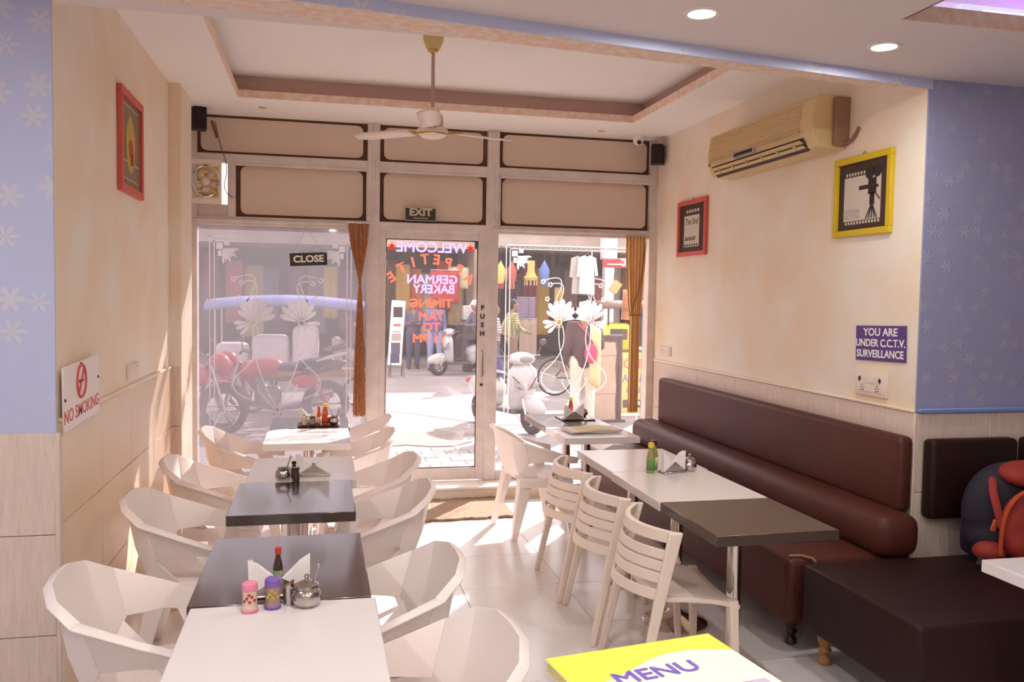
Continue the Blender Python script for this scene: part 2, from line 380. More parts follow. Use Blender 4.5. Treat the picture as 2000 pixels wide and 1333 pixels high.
# rear ceiling with purple-lit recess
RX0, RY1 = 2.19, 2.93
bm = B()
for a, b in (((XLL, BACK, ZR), (RX0, 3.62, ZR+.05)), ((RX0, RY1, ZR), (XRR, 3.7, ZR+.05)), ((RX0, BACK, ZR), (XRR, .4, ZR+.05)), ((4.6, .4, ZR), (XRR, RY1, ZR+.05))): bx(bm, a, b)
cr = struct(mk('ceiling_rear', bm, rearceil_m, smooth=0))
bm = B(); bx(bm, (XLL, BACK, 3.02), (XRR, 3.3, 3.07)); mk('recess_top', bm, rearceil_m, cr, smooth=0)
bm = B(); bx(bm, (RX0, RY1-.014, ZR-.001), (4.6, RY1-.001, ZR+.062)); mk('recess_lip', bm, soffit_m, cr, smooth=0)
bm = B(); bx(bm, (RX0+.001, .4, ZR+.003), (RX0+.014, RY1-.014, ZR+.235)); mk('recess_lip', bm, mat('recess_brown', (96, 58, 52), .7), cr, smooth=0)
o = tag(mk('cove_lamp_tube', (lambda b_: (cyl(b_, (2.7, 3.08, ZR+.12), (4.4, 3.08, ZR+.12), .014), b_)[1])(B()), purple_m), 'purple glowing lamp tube hidden in the ceiling recess at top right', 'lamp')
# ------------------------------------------------------------ shopfront frame
Z1, Z2, Z3 = 2.25, 2.74, ZC
X0, XA, XB, X1 = XL, .42, 1.42, XR
sf = sthing('trim_4', (0, 0, 0))
def bar(a, b, name='frame_bar', m=None, p=None): bm = B(); bx(bm, a, b, .004); return mk(name, bm, m or frame_m, p or sf)
bar((X0, 7.05, Z1-.035), (X1, 7.15, Z1+.035), 'lower_rail'); bar((X0, 7.05, Z2-.035), (X1, 7.15, Z2+.035), 'upper_rail')
bar((X0, 7.03, Z1-.012), (XA, 7.05, Z1+.012), 'rail_lip'); bar((XB, 7.03, Z1-.012), (X1, 7.05, Z1+.012), 'rail_lip')
for x, w in ((XA, .05), (XB, .05)): bar((x-w, 7.044, .108), (x+w, 7.154, Z3-.001), 'mullion'); bar((x-.012, 7.036, Z1+.03), (x+.012, 7.05, Z3), 'mullion_rib')
bar((X1-.07, 7.044, .108), (X1-.001, 7.154, Z3-.001), 'mullion'); bar((X0+.001, 7.044, .108), (X0+.05, 7.154, Z3-.001), 'mullion')
bar((X0, 7.05, .106), (XA-.05, 7.15, .18), 'bottom_rail'); bar((XB+.05, 7.05, .106), (X1, 7.15, .19), 'bottom_rail')
bar((-.72, 7.046, Z1+.03), (-.66, 7.152, Z2-.03), 'mullion')
# transom panes: frosted panels edged by dark gasket
def transom(n, x0, x1, z0, z1, r=.05):
    w = sthing('window_%d' % n); bm = B(); bx(bm, (x0, 7.10, z0), (x1, 7.12, z1)); mk('gasket', bm, gasket_m, w, smooth=0)
    bm = B(); e = .035; a0, a1, b0, b1 = x0+e, x1-e, z0+e*.8, z1-e*.6; pts = []
    for cx, cz, s in ((a1-r, b1-r, 0), (a0+r, b1-r, 1), (a0+r, b0+r, 2), (a1-r, b0+r, 3)):
        for k in range(6): a = (s+k/5)*PI/2; pts.append((cx+r*math.cos(a), cz+r*math.sin(a)))
    prism(bm, pts, .008, Matrix.Translation((0, 7.10, 0)) @ Matrix.Rotation(PI/2, 4, 'X')); mk('pane', bm, frost_m, w, smooth=0)
transom(3, X0+.04, XA-.05, Z2+.03, Z3); transom(4, XA+.05, XB-.05, Z2+.03, Z3); transom(5, XB+.05, X1-.06, Z2+.03, Z3)
transom(6, -.66, XA-.05, Z1+.03, Z2-.03); transom(7, XA+.05, XB-.05, Z1+.03, Z2-.03); transom(8, XB+.05, X1-.06, Z1+.03, Z2-.03)
for a, b in (((-.66, 7.045, Z2-.055), (XA-.05, 7.06, Z2-.03)), ((XA+.05, 7.045, Z2-.055), (XB-.05, 7.06, Z2-.03)), ((XB+.05, 7.045, Z2-.055), (X1-.06, 7.06, Z2-.03))): bar(a, b, 'beading')
for x in (XA-.06, XB-.06, XB+.05): bar((x, 7.045, Z1+.03), (x+.014, 7.06, Z2-.03), 'beading')
bar((X0+.04, 7.08, Z1+.03), (-.72, 7.10, Z1+.13), 'filler_panel')
# big panes
w1 = sthing('window_1'); bm = B(); bx(bm, (X0+.04, 7.095, .17), (XA-.045, 7.101, Z1-.03)); mk('pane', bm, filmg, w1, smooth=0)
w2 = sthing('window_2'); bm = B(); bx(bm, (XB+.045, 7.095, .18), (X1-.06, 7.101, Z1-.03)); mk('pane', bm, clear, w2, smooth=0)
# door
d1 = sthing('door_1')
DX0, DX1, DZ0, DZ1 = .46, 1.385, .115, 2.225
bar((DX0, 7.06, DZ0), (DX0+.065, 7.11, DZ1), 'door_stile', p=d1); bar((DX1-.085, 7.06, DZ0), (DX1, 7.11, DZ1), 'door_stile', p=d1)
bar((DX0+.065, 7.06, DZ1-.075), (DX1-.085, 7.11, DZ1), 'door_rail', p=d1); bar((DX0+.065, 7.06, DZ0), (DX1-.085, 7.11, DZ0+.105), 'door_rail', p=d1)
bm = B(); bx(bm, (DX0+.06, 7.083, DZ0+.10), (DX1-.08, 7.089, DZ1-.07)); mk('door_pane', bm, clear, d1, smooth=0)
for a, b in (((DX0+.065, 7.066, .22), (DX0+.073, 7.08, 2.15)), ((DX1-.093, 7.066, .22), (DX1-.085, 7.08, 2.15)), ((DX0+.065, 7.066, 2.142), (DX1-.085, 7.08, 2.15)), ((DX0+.065, 7.066, .22), (DX1-.085, 7.08, .228))): bar(a, b, 'door_gasket', gasket_m, d1)
bm = B(); tube(bm, [(DX1-.045, 7.06, 1.22), (DX1-.045, 7.02, 1.21), (DX1-.045, 7.02, 1.01), (DX1-.045, 7.06, 1.0)], .009); hd = mk('door_handle', bm, steel, d1)
bm = B(); cyl(bm, (DX1-.045, 7.05, .93), (DX1-.045, 7.062, .93), .012); mk('keyhole', bm, black, d1)
push_m = mat('black_letters', (40, 28, 30), .6)
for i, (ch, up) in enumerate((('P', 1), ('U', 1), ('S', 1), ('H', 1))): text('push_letter', ch, .055, push_m, d1, fy(DX1-.043, 7.058, 1.585-i*.073), bold=.002)
# door lettering, read from the street so mirrored from inside
blue_l = glass('blue_letters', gloss=.02, film=1.0, filmcol=(150, 140, 226)); red_l = glass('red_letters', gloss=.02, film=1.0, filmcol=(228, 92, 72))
def mtext(s, x, z, size, m, rot=0, bold=.0032, sx=1.0):
    return text('door_lettering', s, size, m, d1, fy(x, 7.081, z) @ Matrix.Rotation(rot, 4, 'Z'), mirror=True, bold=0, sx=sx, ext=0, fat=bold)
mtext('WELCOME', .91, 2.082, .118, blue_l, sx=1.05)
for k, ch in enumerate('APPETITE'):
    t = (k-3.5)/3.5; a = t*.62
    mtext(ch, .90-.355*math.sin(a)/math.sin(.62)*.92, 1.985-.155*(1-math.cos(a))/(1-math.cos(.62)), .115, red_l, rot=a*1.0)
mtext('GERMAN', .915, 1.815, .10, blue_l, sx=1.06); mtext('BAKERY', .93, 1.735, .10, blue_l, sx=.98)
mtext('TIMING', .905, 1.615, .098, red_l, sx=1.1); mtext('7AM', .905, 1.505, .098, red_l, sx=1.1); mtext('TO', .91, 1.415, .098, red_l, sx=1.1); mtext('11 PM', .89, 1.32, .098, red_l, sx=1.1)
for x in (.575, 1.235):
    bm = B(); prism(bm, [((.036 if k % 2 == 0 else .015)*math.sin(k*PI/5), (.036 if k % 2 == 0 else .015)*math.cos(k*PI/5)) for k in range(10)], .002, fy(x, 7.081, 2.087)); mk('door_star', bm, red_l, d1, smooth=0)
# window etching: double border, corner scrolls, lotus sprays
def ribbon(bm, pts, w, *_a, closed=False):
    pts = [Vector(p) for p in pts]; n = len(pts); L = []
    for i, p in enumerate(pts):
        a, b = (pts[(i-1) % n], pts[(i+1) % n]) if closed else (pts[max(i-1, 0)], pts[min(i+1, n-1)])
        t = (b-a).normalized(); s = Vector((-t.z, 0, t.x))*w*1.15; L.append([p-s, p+s])
    if closed: L.append(L[0])
    sheet(bm, L)
def etch(win, x0, x1, z0, z1, lot, flip_open=True):
    y = 7.091
    def line(a, b, w=.004): bm = B(); u0, u1, v0, v1 = min(a[0], b[0])-w, max(a[0], b[0])+w, min(a[1], b[1])-w, max(a[1], b[1])+w; bm.faces.new([bm.verts.new(q_) for q_ in ((u0, y, v0), (u1, y, v0), (u1, y, v1), (u0, y, v1))]); mk('border_line', bm, decal_m, win, smooth=0)
    for g in (0, .034):
        line((x0+g, z1-g), (x1-g, z1-g)); line((x0+g, z0), (x0+g, z1-g)); line((x1-g, z0), (x1-g, z1-g))
    for s, xx in ((1, x0+.05), (-1, x1-.05)):
        bm = B(); zz = z1-.05
        for (ax, az, w, h) in ((0, 0, .05, .05), (.06, .012, .04, .03), (.012, -.06, .03, .045)): bm.faces.new([bm.verts.new(q_) for q_ in ((xx+s*ax, y, zz+az-h), (xx+s*(ax+w), y, zz+az-h), (xx+s*(ax+w), y, zz+az), (xx+s*ax, y, zz+az))])
        for k in range(7):
            a = -.05-k*.25; L = .125*(1 if k % 2 == 0 else .8)
            c0 = Vector((xx+s*.05, zz-.045)); d = Vector((s*math.cos(a), math.sin(a))); n = Vector((-d.y, d.x))
            pts = [c0, c0+d*L*.35+n*.005, c0+d*L*.8+n*.012, c0+d*L, c0+d*L*.7-n*.010, c0+d*L*.35-n*.005]
            bm.faces.new([bm.verts.new((p.x, y-.0005, p.y)) for p in pts])
        mk('corner_scroll', bm, decal_m, win, smooth=0)
    for (cx, cz, s) in lot:
        FR = Matrix.Translation((0, y+.001, 0)) @ Matrix.Rotation(PI/2, 4, 'X')
        for a, L, wd in [(a_, L_, L_*.165) for a_, L_ in ((100, .185), (80, .18), (120, .19), (140, .185), (160, .165), (60, .17), (40, .13), (0, .13), (-20, .12), (-44, .115))]:
            an = math.radians(a); d = Vector((s*-math.cos(an), math.sin(an))); n = Vector((-d.y, d.x)); c0 = Vector((cx, cz))+d*.022
            if a in (-50,): c0 = c0
            pts = [c0, c0+d*L*.35+n*wd*.45, c0+d*L*.72+n*wd*.88, c0+d*L*.9+n*wd*.6, c0+d*L, c0+d*L*.9-n*wd*.6, c0+d*L*.72-n*wd*.88, c0+d*L*.35-n*wd*.45]
            bm = B(); bm.faces.new([bm.verts.new(FR @ Vector((p.x, p.y, .001))) for p in pts]); mk('lotus_petal', bm, decal_m, win, smooth=0)
        bm = B(); ribbon(bm, arc((cx, cz), .024, 0, 2*PI, 20, lambda u, v: (u, y, v))[:-1], .0035, 5, closed=True)
        ribbon(bm, bez((cx, y, cz-.03), (cx-s*.02, y, cz-.35), (cx+s*.22, y, cz-.75)), .0035, 5)
        ribbon(bm, bez((cx+s*.03, y, cz-.03), (cx+s*.10, y, cz-.25), (cx-s*.12, y, cz-.42)), .0035, 5)
        ribbon(bm, bez((cx-s*.12, y, cz-.42), (cx-s*.22, y, cz-.55), (cx-s*.02, y, cz-.62)), .0035, 5)
        ribbon(bm, bez((cx+s*.22, y, cz-.75), (cx-s*.02, y, cz-.5), (cx+s*.05, y, cz-.50)), .003, 5)
        ribbon(bm, bez((cx-s*.05, y, cz+.17), (cx+s*.12, y, cz+.46), (cx-s*.14, y, cz+.36)), .0035, 5)
        ribbon(bm, bez((cx, y, cz+.17), (cx+s*.10, y, cz+.38), (cx-s*.08, y, cz+.33)), .0035, 5)
        mk('lotus_stem', bm, decal_m, win)
        for (fx, fz) in ((cx-s*.15, cz+.35), (cx-s*.085, cz+.325), (cx-s*.11, cz+.20)):
            bm = B()
            for k in range(5):
                a = k*2*PI/5; bm.faces.new([bm.verts.new((fx+.016*math.cos(a)+.0085*math.cos(t*PI/4), y-.0005, fz+.016*math.sin(a)+.0085*math.sin(t*PI/4))) for t in range(8)])
            mk('small_flower', bm, decal_m, win, smooth=0)
etch(w1, -.86, .245, .62, 2.125, ((-.53, 1.44, 1), (-.15, 1.44, -1)))
etch(w2, 1.55, 2.80, .42, 2.13, ((2.03, 1.47, 1), (2.32, 1.47, -1)))
# ============================================================ furniture
def make_table(name, label, w, d, m, group=None, py=0, br=.13):
    t = thing(name, label, 'table', group=group)
    bm = B(); box(bm, (0, 0, .7225), (w, d, .045), .003); mk('tabletop', bm, m, t)
    bm = B(); cyl(bm, (0, py, .02), (0, py, .70), .032, n=20); mk('post', bm, chrome, t)
    bm = B(); lathe(bm, [(br, 0), (br, .008), (br*.92, .016), (br*.55, .036), (.045, .055), (.034, .075)], 32, Matrix.Translation((0, py, 0))); mk('base', bm, chrome, t)
    bm = B(); box(bm, (0, py, .695), (.22, .22, .012), .002); mk('mounting_plate', bm, steel, t)
    return t
G = 'square pedestal tables'
def tbl(x0, x1, y0, y1, m, label, py=0, br=.13, rz=0, name='pedestal_table'):
    t = make_table(name, label, x1-x0-.004, y1-y0-.004, m, G, py, br); t.location = ((x0+x1)/2, (y0+y1)/2, 0); t.rotation_euler.z = rz; return t
tbl(-.375, .172, 1.93, 2.60, wtop_m, 'white square table nearest the camera, with pink and purple shakers near its far edge')
tbl(-.386, .160, 2.605, 3.33, btop_m, 'dark square table carrying the napkins with the red-capped sauce bottle, left foreground')
tbl(-.385, .155, 3.66, 4.298, btop_m, 'dark square table with thick brown edge in the middle of the left row')
tbl(-.36, .185, 4.302, 4.94, wtop_m, 'white square table in the middle of the left row behind the open sugar pot', .10)
tbl(-.35, .195, 5.39, 5.998, wtop_m, 'sunlit white square table of the left row, nearest the milky window but one')
tbl(-.345, .205, 6.002, 6.56, btop_m, 'dark square table against the milky window carrying the tray of bottles')
tbl(1.535, 2.09, 3.04, 3.612, brtop_m, 'brown square table beside the long bench, nearest the camera in the right row', .085, .17)
tbl(1.53, 2.09, 3.616, 4.278, wtop_m, 'white square table adjoining the brown one beside the bench, bottles standing on it', .085, .17)
tbl(1.54, 2.10, 4.282, 4.93, wtop_m, 'white square table in the middle of the right row behind the bottles', .085, .17)
tbl(1.59, 2.13, 5.37, 5.878, wtop_m, 'white square table with a folded newspaper near the clear window', .12, .12)
tbl(1.59, 2.11, 5.882, 6.53, btop_m, 'dark square table against the clear window with a napkin holder')
tbl(2.37, 2.97, 1.95, 2.60, wtop_m, 'white table corner in front of the backpack at the right edge')
# moulded plastic armchair, front = +x
def plate(bm, pts): bm.faces.new([bm.verts.new(p) for p in pts])
def make_armchair():
    t = thing('plastic_armchair', '', 'chair')
    S = lambda p, s: Vector((p[0], p[1]*s, p[2]))
    up = [(-.285, 0, .775), (-.28, .10, .772), (-.245, .20, .75), (-.17, .262, .70)]
    lo = [(-.185, 0, .43), (-.185, .10, .43), (-.17, .17, .44), (-.12, .235, .535)]
    bm = B(); row = lambda L: [S(p, -1) for p in reversed(L[1:])]+[Vector(p) for p in L]
    mid = [tuple((a[i]*.45+b[i]*.55)+(-.012 if i == 0 and k < 3 else 0) for i in range(3)) for k, (a, b) in enumerate(zip(up, lo))]
    rim = [(p[0]-.022, p[1]*1.06, p[2]-.014) for p in up]
    sheet(bm, [row(rim), row(up), row(mid), row(lo)])
    mods(mk('backrest', bm, white_pl, t, smooth=70), solid=.010, bev=.003)
    for s in (1, -1):
        au = [(-.17, .262, .70), (0, .285, .635), (.14, .285, .585), (.235, .262, .565)]
        al = [(-.12, .235, .535), (0, .255, .545), (.14, .262, .53), (.235, .247, .525)]
        ar = [(-.192, .2777, .686)]+[(p[0]-.006, p[1]+.024, p[2]-.010) for p in au[1:]]
        bm = B(); sheet(bm, [[S(p, s) for p in ar], [S(p, s) for p in au], [S(p, s) for p in al]])
        mods(mk('armrest', bm, white_pl, t, smooth=70), solid=.010, bev=.003)
        bm = B()   # panel carrying the arm
        sheet(bm, [[S((.04, .262, .55), s), S((.15, .265, .535), s)], [S((.10, .235, .42), s), S((.185, .238, .42), s)]])
        mods(mk('arm_support', bm, white_pl, t, smooth=30), solid=.012, bev=.003)
        for fx, fy_, tx, ty in ((.225, .235, .195, .215), (-.235, .225, -.165, .19)):
            bm = B(); sg = 1 if fx > 0 else -1
            A = [S((tx, ty, .42), s), S((tx-sg*.095, ty+.008, .41), s)]; Bq = [S((tx-sg*.0, ty-.085, .41), s)]
            C = [S((fx, fy_, 0), s), S((fx-sg*.036, fy_+.003, 0), s)]; Dq = [S((fx-sg*.0, fy_-.034, 0), s)]
            sheet(bm, [[A[1], A[0], Bq[0]], [C[1], C[0], Dq[0]]])
            mods(mk('leg', bm, white_pl, t, smooth=20), solid=.014, bev=.003, off=-1 if s*sg > 0 else 1)
    bm = B()
    sheet(bm, [[(-.19, -.15, .428), (-.19, 0, .424), (-.19, .15, .428)], [(-.05, -.205, .422), (-.05, 0, .408), (-.05, .205, .422)], [(.12, -.222, .424), (.12, 0, .414), (.12, .222, .424)], [(.205, -.20, .425), (.215, 0, .420), (.205, .20, .425)], [(.222, -.21, .375), (.232, 0, .38), (.222, .21, .375)]])
    mods(mk('seat', bm, white_pl, t, smooth=25), solid=.012, bev=.003)
    for s in (1, -1):
        bm = B(); sheet(bm, [[S((-.17, .19, .43), s), S((-.05, .208, .424), s), S((.12, .224, .426), s), S((.205, .205, .425), s)], [S((-.18, .20, .36), s), S((-.05, .222, .36), s), S((.12, .236, .36), s), S((.215, .215, .37), s)]])
        mods(mk('side_apron', bm, white_pl, t, smooth=25), solid=.010, bev=.002)
        bm = B(); plate(bm, [S((-.185, .165, .43), s), S((-.04, .205, .426), s), S((-.135, .225, .53), s)])
        mods(mk('gusset', bm, white_pl, t, smooth=0), solid=.009)
    return t
arm0 = make_armchair(); GA = 'white moulded plastic armchairs'
spots = [(-.53, 2.92, .05, 'white plastic armchair at left, nearest the blue wall, facing the dark table with napkins'),
 (-.55, 4.03, -.02, 'white plastic armchair on the wall side, facing the thick-edged dark table'),
 (-.54, 4.88, .03, 'white plastic armchair against the sunlit left wall, second from the milky window'),
 (-.48, 5.92, .0, 'sunlit white plastic armchair on the wall side nearest the milky window'),
 (-.60, 1.78, .15, 'white plastic armchair of which only the rim shows at the bottom left corner'),
 (.235, 2.22, PI+.1, 'white plastic armchair on the aisle side, closest of all to the camera'),
 (.19, 2.93, PI+.04, 'white plastic armchair on the aisle side facing the dark table with the sauce bottle'),
 (.24, 4.05, PI-.03, 'white plastic armchair on the aisle side left of the door mat'),
 (.25, 4.78, PI+.02, 'white plastic armchair on the aisle side at the white table with the sugar pot'),
 (.21, 5.72, PI+.0, 'sunlit white plastic armchair on the aisle side, second from the milky window'),
 (.24, 6.38, PI+.03, 'white plastic armchair on the aisle side nearest the string curtain'),
 (1.50, 5.84, .12, 'white plastic armchair by the door facing the newspaper table')]
for i, (x, y, rz, lb) in enumerate(spots):
    if i == 0: arm0.location = (x, y, 0); arm0.rotation_euler.z = rz; arm0['label'] = lb; arm0['group'] = GA
    else: dup(arm0, (x, y, 0), rz, lb, GA)
# slat-backed chair, front = +x
def make_slat():
    t = thing('slat_chair', '', 'chair'); W2 = .262
    bm = B(); rows = []
    for i in range(7):
        u = i/6; x = -.175+.37*u; dz = .012*math.cos(u*PI)-.004-(.026*max(0, u-.75)/.25)
        rows.append([Vector((x, (j/6-.5)*2*(W2-.015), .432+dz-.010*(1-(j/3-1)**2))) for j in range(7)])
    sheet(bm, rows); mods(mk('seat', bm, cream_pl, t, smooth=60), solid=.022, bev=.005, off=-1)
    px = lambda z: -.265+.155*z/.71
    def back(z, y): return px(z)-.012-.112*(1-(y/W2)**2)
    def loft(rows, name, sm=50, bev=.005):
        bm = B(); g = sheet(bm, rows, closed=True); bm.faces.new(g[0]); bm.faces.new(list(reversed(g[-1]))); return mods(mk(name, bm, cream_pl, t, smooth=sm), bev=bev)
    for s in (1, -1):
        loft([[Vector((px(z), s*yy, z))+Vector(o) for o in ((-w, -.012, 0), (w, -.012, 0), (w, .012, 0), (-w, .012, 0))] for z, yy, w in ((0, W2+.02, .015), (.2, W2+.012, .019), (.42, W2, .024), (.56, W2, .026), (.715, W2, .030))], 'rear_post', bev=.006)
        loft([[Vector((x, s*y, z))+Vector(o) for o in ((-w, -w, 0), (w, -w, 0), (w, w, 0), (-w, w, 0))] for x, y, z, w in ((.185, .245, 0, .014), (.165, .228, .41, .020))], 'front_leg')
    for i, (z0, z1) in enumerate(((.430, .474), (.500, .542), (.550, .590), (.598, .638), (.668, .716))):
        th = .026 if i == 4 else .012; rows = []
        for k in range(15):
            y = -W2+2*W2*k/14; xa, xb = back(z0, y), back(z1, y)
            rows.append([Vector((xa, y, z0)), Vector((xb, y, z1)), Vector((xb+th, y, z1)), Vector((xa+th, y, z0))])
        loft(rows, 'top_rail' if i == 4 else 'slat', 45, .003)
    return t
sl = make_slat()
for i, (x, y, rz, lb) in enumerate(((1.565, 3.47, -.06, 'cream slat-backed chair nearest the camera, at the brown table'), (1.565, 4.075, -.05, 'cream slat-backed chair in the middle of the three, facing the white table with bottles'), (1.565, 4.68, -.03, 'cream slat-backed chair of the three farthest from the camera'))):
    if i == 0: sl.location = (x, y, 0); sl.rotation_euler.z = rz; sl['label'] = lb; sl['group'] = 'cream slat-backed chairs'
    else: dup(sl, (x, y, 0), rz, lb, 'cream slat-backed chairs')
# bench along the right wall
def pad(bm, a, b, r=.03): bx(bm, a, b, r, 3)
be = thing('wall_bench', 'long dark brown leatherette bench along the right wall with padded back', 'bench', (2.5, 5.2, 0))
def P(o, M=Matrix.Identity(4)): o.matrix_parent_inverse = o.parent.matrix_basis.inverted(); return o
bm = B(); pad(bm, (2.17, 3.56, .13), (2.86, 6.86, .455), .04); P(mk('seat', bm, leather, be))
bm = B(); pad(bm, (2.62, 3.50, .44), (2.865, 6.86, .655), .07); P(mk('bolster', bm, leather, be))
bm = B(); pad(bm, (2.80, 3.62, .64), (2.886, 6.70, 1.02), .03); P(mk('backrest', bm, leather, be))
def turned(bm, x, y, h): lathe(bm, [(.018, 0), (.030, .01), (.030, .03), (.018, .045), (.032, .07), (.022, .085), (.034, .11), (.040, h)], 16, Matrix.Translation((x, y, 0)))
for x, y in ((2.26, 3.66), (2.26, 5.2), (2.26, 6.7), (2.78, 3.66), (2.78, 6.7)): bm = B(); turned(bm, x, y, .14); P(mk('leg', bm, dwood, be))
bm = B(); tube(bm, [(2.20, 3.60, .462), (2.26, 3.585, .464), (2.30, 3.56, .455), (2.31, 3.545, .44)], .006, 6); P(mk('torn_seam', bm, mat('seam_foam', (176, 124, 96), .9), be))
b2 = thing('return_bench', 'dark leatherette bench in the right foreground carrying the backpack', 'bench', (3.2, 3.1, 0))
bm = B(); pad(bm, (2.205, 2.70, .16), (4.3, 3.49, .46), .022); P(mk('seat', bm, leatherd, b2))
for x, y in ((2.29, 3.42), (2.30, 2.80), (4.2, 3.42), (4.2, 2.80)): bm = B(); turned(bm, x, y, .17); P(mk('leg', bm, wood, b2))
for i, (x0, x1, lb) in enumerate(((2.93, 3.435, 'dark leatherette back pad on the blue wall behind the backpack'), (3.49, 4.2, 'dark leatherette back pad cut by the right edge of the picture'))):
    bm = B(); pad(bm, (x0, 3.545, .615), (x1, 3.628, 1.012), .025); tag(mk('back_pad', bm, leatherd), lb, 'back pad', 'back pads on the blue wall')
# door mat
bm = B(); N = 26; rows = []
for i in range(N+1):
    u = i/N; rows.append([Vector((.735+.72*u+.06*v/10*(1-u)+random.uniform(-.002, .002), 6.17+.035*u+.62*v/10+(random.uniform(-.012, .012) if v in (0, 10) else 0), .008+random.uniform(0, .004))) for v in range(11)])
sheet(bm, rows); mods(tag(mk('door_mat', bm, mat('coir', (176, 146, 120), .95, var=.35, vscale=60, bump=1, bscale=300), smooth=0), 'worn brown coir mat with frayed edge on the floor before the door', 'mat'), solid=.014, off=-.3)
# ============================================================ lamps
def downlight(x, y, label, power=11):
    t = thing('downlight', label, 'lamp', (x, y, ZR), group='recessed ceiling lamps')
    bm = B(); lathe(bm, [(.052, -.003), (.053, -.005), (.066, -.006), (.070, 0)], 28, caps=False); mk('rim', bm, white_pl, t)
    bm = B(); lathe(bm, [(0, -.003), (.052, -.003), (.052, .0), (0, .0)], 28); mk('lens', bm, lamp_m, t)
    l = bpy.data.lights.new('downlight_glow', 'AREA'); l.shape = 'DISK'; l.size = .1; l.energy = power; l.color = (1, .97, .94)
    lo = bpy.data.objects.new('downlight_glow', l); COL.objects.link(lo); lo.parent = t; lo.location = (0, 0, -.012)
downlight(1.42, 3.06, 'round recessed ceiling lamp at the top centre of the picture', 6)
downlight(2.35, 3.24, 'round recessed ceiling lamp beside the purple recess', 6)
for x, y, w in ((.2, 1.7, 'above the menu'), (-1.6, 1.9, 'by the left blue wall'), (.2, -.6, 'over the middle of the rear room'), (1.5, .6, 'over the rear aisle'), (-1.6, -.8, 'in the rear left corner'), (1.6, -1.6, 'near the back wall')): downlight(x, y, 'added ceiling fill lamp out of view '+w)  # unseen lamps added as fill light for the room
# ceiling fan
fx_, fy_c = .66, 5.19
fan = thing('ceiling_fan', 'cream three-blade ceiling fan with brass trim hanging on a long rod', 'fan', (fx_, fy_c, 2.64))
ZT = ZC+.17-2.64
bm = B(); lathe(bm, [(.020, ZT-.095), (.045, ZT-.065), (.062, ZT-.02), (.064, ZT), (0, ZT)], 24); mk('ceiling_canopy', bm, goldp, fan)
bm = B(); lathe(bm, [(.012, ZT-.10), (.030, ZT-.088), (.040, ZT-.066), (.0, ZT-.064)], 20); mk('brass_cup', bm, brass, fan)
bm = B(); cyl(bm, (0, 0, .12), (0, 0, ZT-.09), .011); mk('rod', bm, mat('mauve_rod', (190, 156, 148), .5), fan)
bm = B(); lathe(bm, [(.042, .075), (.044, .10), (.034, .14), (.014, .165), (0, .165)], 20, Matrix.Translation((.012, 0, 0)) @ Matrix.Rotation(.12, 4, 'Y')); mk('lower_canopy', bm, goldp, fan)
bm = B(); lathe(bm, [(0, 0), (.06, .004), (.085, .016), (.095, .026), (.095, .05), (.08, .062), (.03, .075), (0, .075)], 32); mo_ = mk('motor', bm, cream_pl, fan)
bm = B(); lathe(bm, [(.088, .014), (.097, .016), (.098, .022), (.09, .024)], 32, caps=False); mk('brass_ring', bm, brass, mo_)
for a in (-100, 20, 140):
    an = math.radians(a); R = Matrix.Rotation(an, 4, 'Z')
    bm = B(); rows = []
    for k in range(8):
        u = k/7; r = .15+.43*u; w = .052+.014*math.sin(u*PI*.8) if k < 7 else .03
        rows.append([R @ Vector((r, -w, .046-.009+.004*u)), R @ Vector((r, 0, .044+.004*u)), R @ Vector((r, w, .046+.009+.004*u))])
    sheet(bm, rows); mods(mk('blade', bm, cream_pl, fan, smooth=60), solid=.005)
    bm = B()
    for w in (-.022, 0, .022): tube(bm, [R @ Vector((.085, w*.5, .045)), R @ Vector((.13, w*1.3, .050)), R @ Vector((.20, w, .052))], .005, 6)
    mk('blade_bracket', bm, brass, fan)
# air conditioner on the right wall
ac = thing('air_conditioner', 'cream split air conditioner mounted high on the right wall', 'air conditioner', (XR, 4.97, 2.7))
acm = mat('yellowed_abs', (214, 188, 138), .45); acd = mat('ac_dark', (70, 48, 40), .7)
y0, y1 = -.66, .66
prof = [(-.0, .155), (-.16, .155), (-.195, .135), (-.215, .0), (-.205, -.075), (-.17, -.14), (-.06, -.155), (0, -.155)]
bm = B(); g = [[bm.verts.new((p[0], y, p[1])) for p in prof] for y in (y0, y1)]
n = len(prof); bm.faces.new(g[0]); bm.faces.new(list(reversed(g[1])))
for i in range(n): bm.faces.new((g[0][i], g[1][i], g[1][(i+1) % n], g[0][(i+1) % n]))
mods(mk('body', bm, acm, ac, smooth=30), bev=.008)
for k in range(15):
    z = .125-k*.0125; x = -.197-.018*min(1, (.135-z)/.135); bm = B(); bx(bm, (x-.004, y0+.13, z-.0035), (x+.006, y1-.02, z+.0035), .001); mk('grille_rib', bm, acm, ac)
bm = B(); bx(bm, (-.222, -.02, -.072), (-.2, .26, -.036), .004); dp = mk('display_surround', bm, mat('lilac_plastic', (180, 166, 176), .4), ac)
bm = B(); bx(bm, (-.226, .0, -.065), (-.218, .24, -.044)); mk('display', bm, black, dp)
bm = B(); rows = [[Vector((-.211, y0+.10, -.082)), Vector((-.211, y1-.07, -.082))], [Vector((-.160, y0+.10, -.150)), Vector((-.160, y1-.07, -.150))]]; sheet(bm, rows); mods(mk('outlet', bm, acd, ac, smooth=0), solid=.008)
for k in range(2):
    bm = B(); box(bm, (-.205+.022*k, .015, -.103-.026*k), (.036, y1-y0-.20, .004), rot=(0, .45, 0)); mk('vane', bm, acm, ac)
for k in range(6): bm = B(); box(bm, (-.192, y0+.2+k*.19, -.115), (.03, .008, .03), rot=(0, -.6, 0)); mk('vane_pin', bm, acm, ac)
text('small_emblem', 'C', .035, acd, ac, fxl(-.213, y1-.035, -.06), ext=.001, bold=.002)
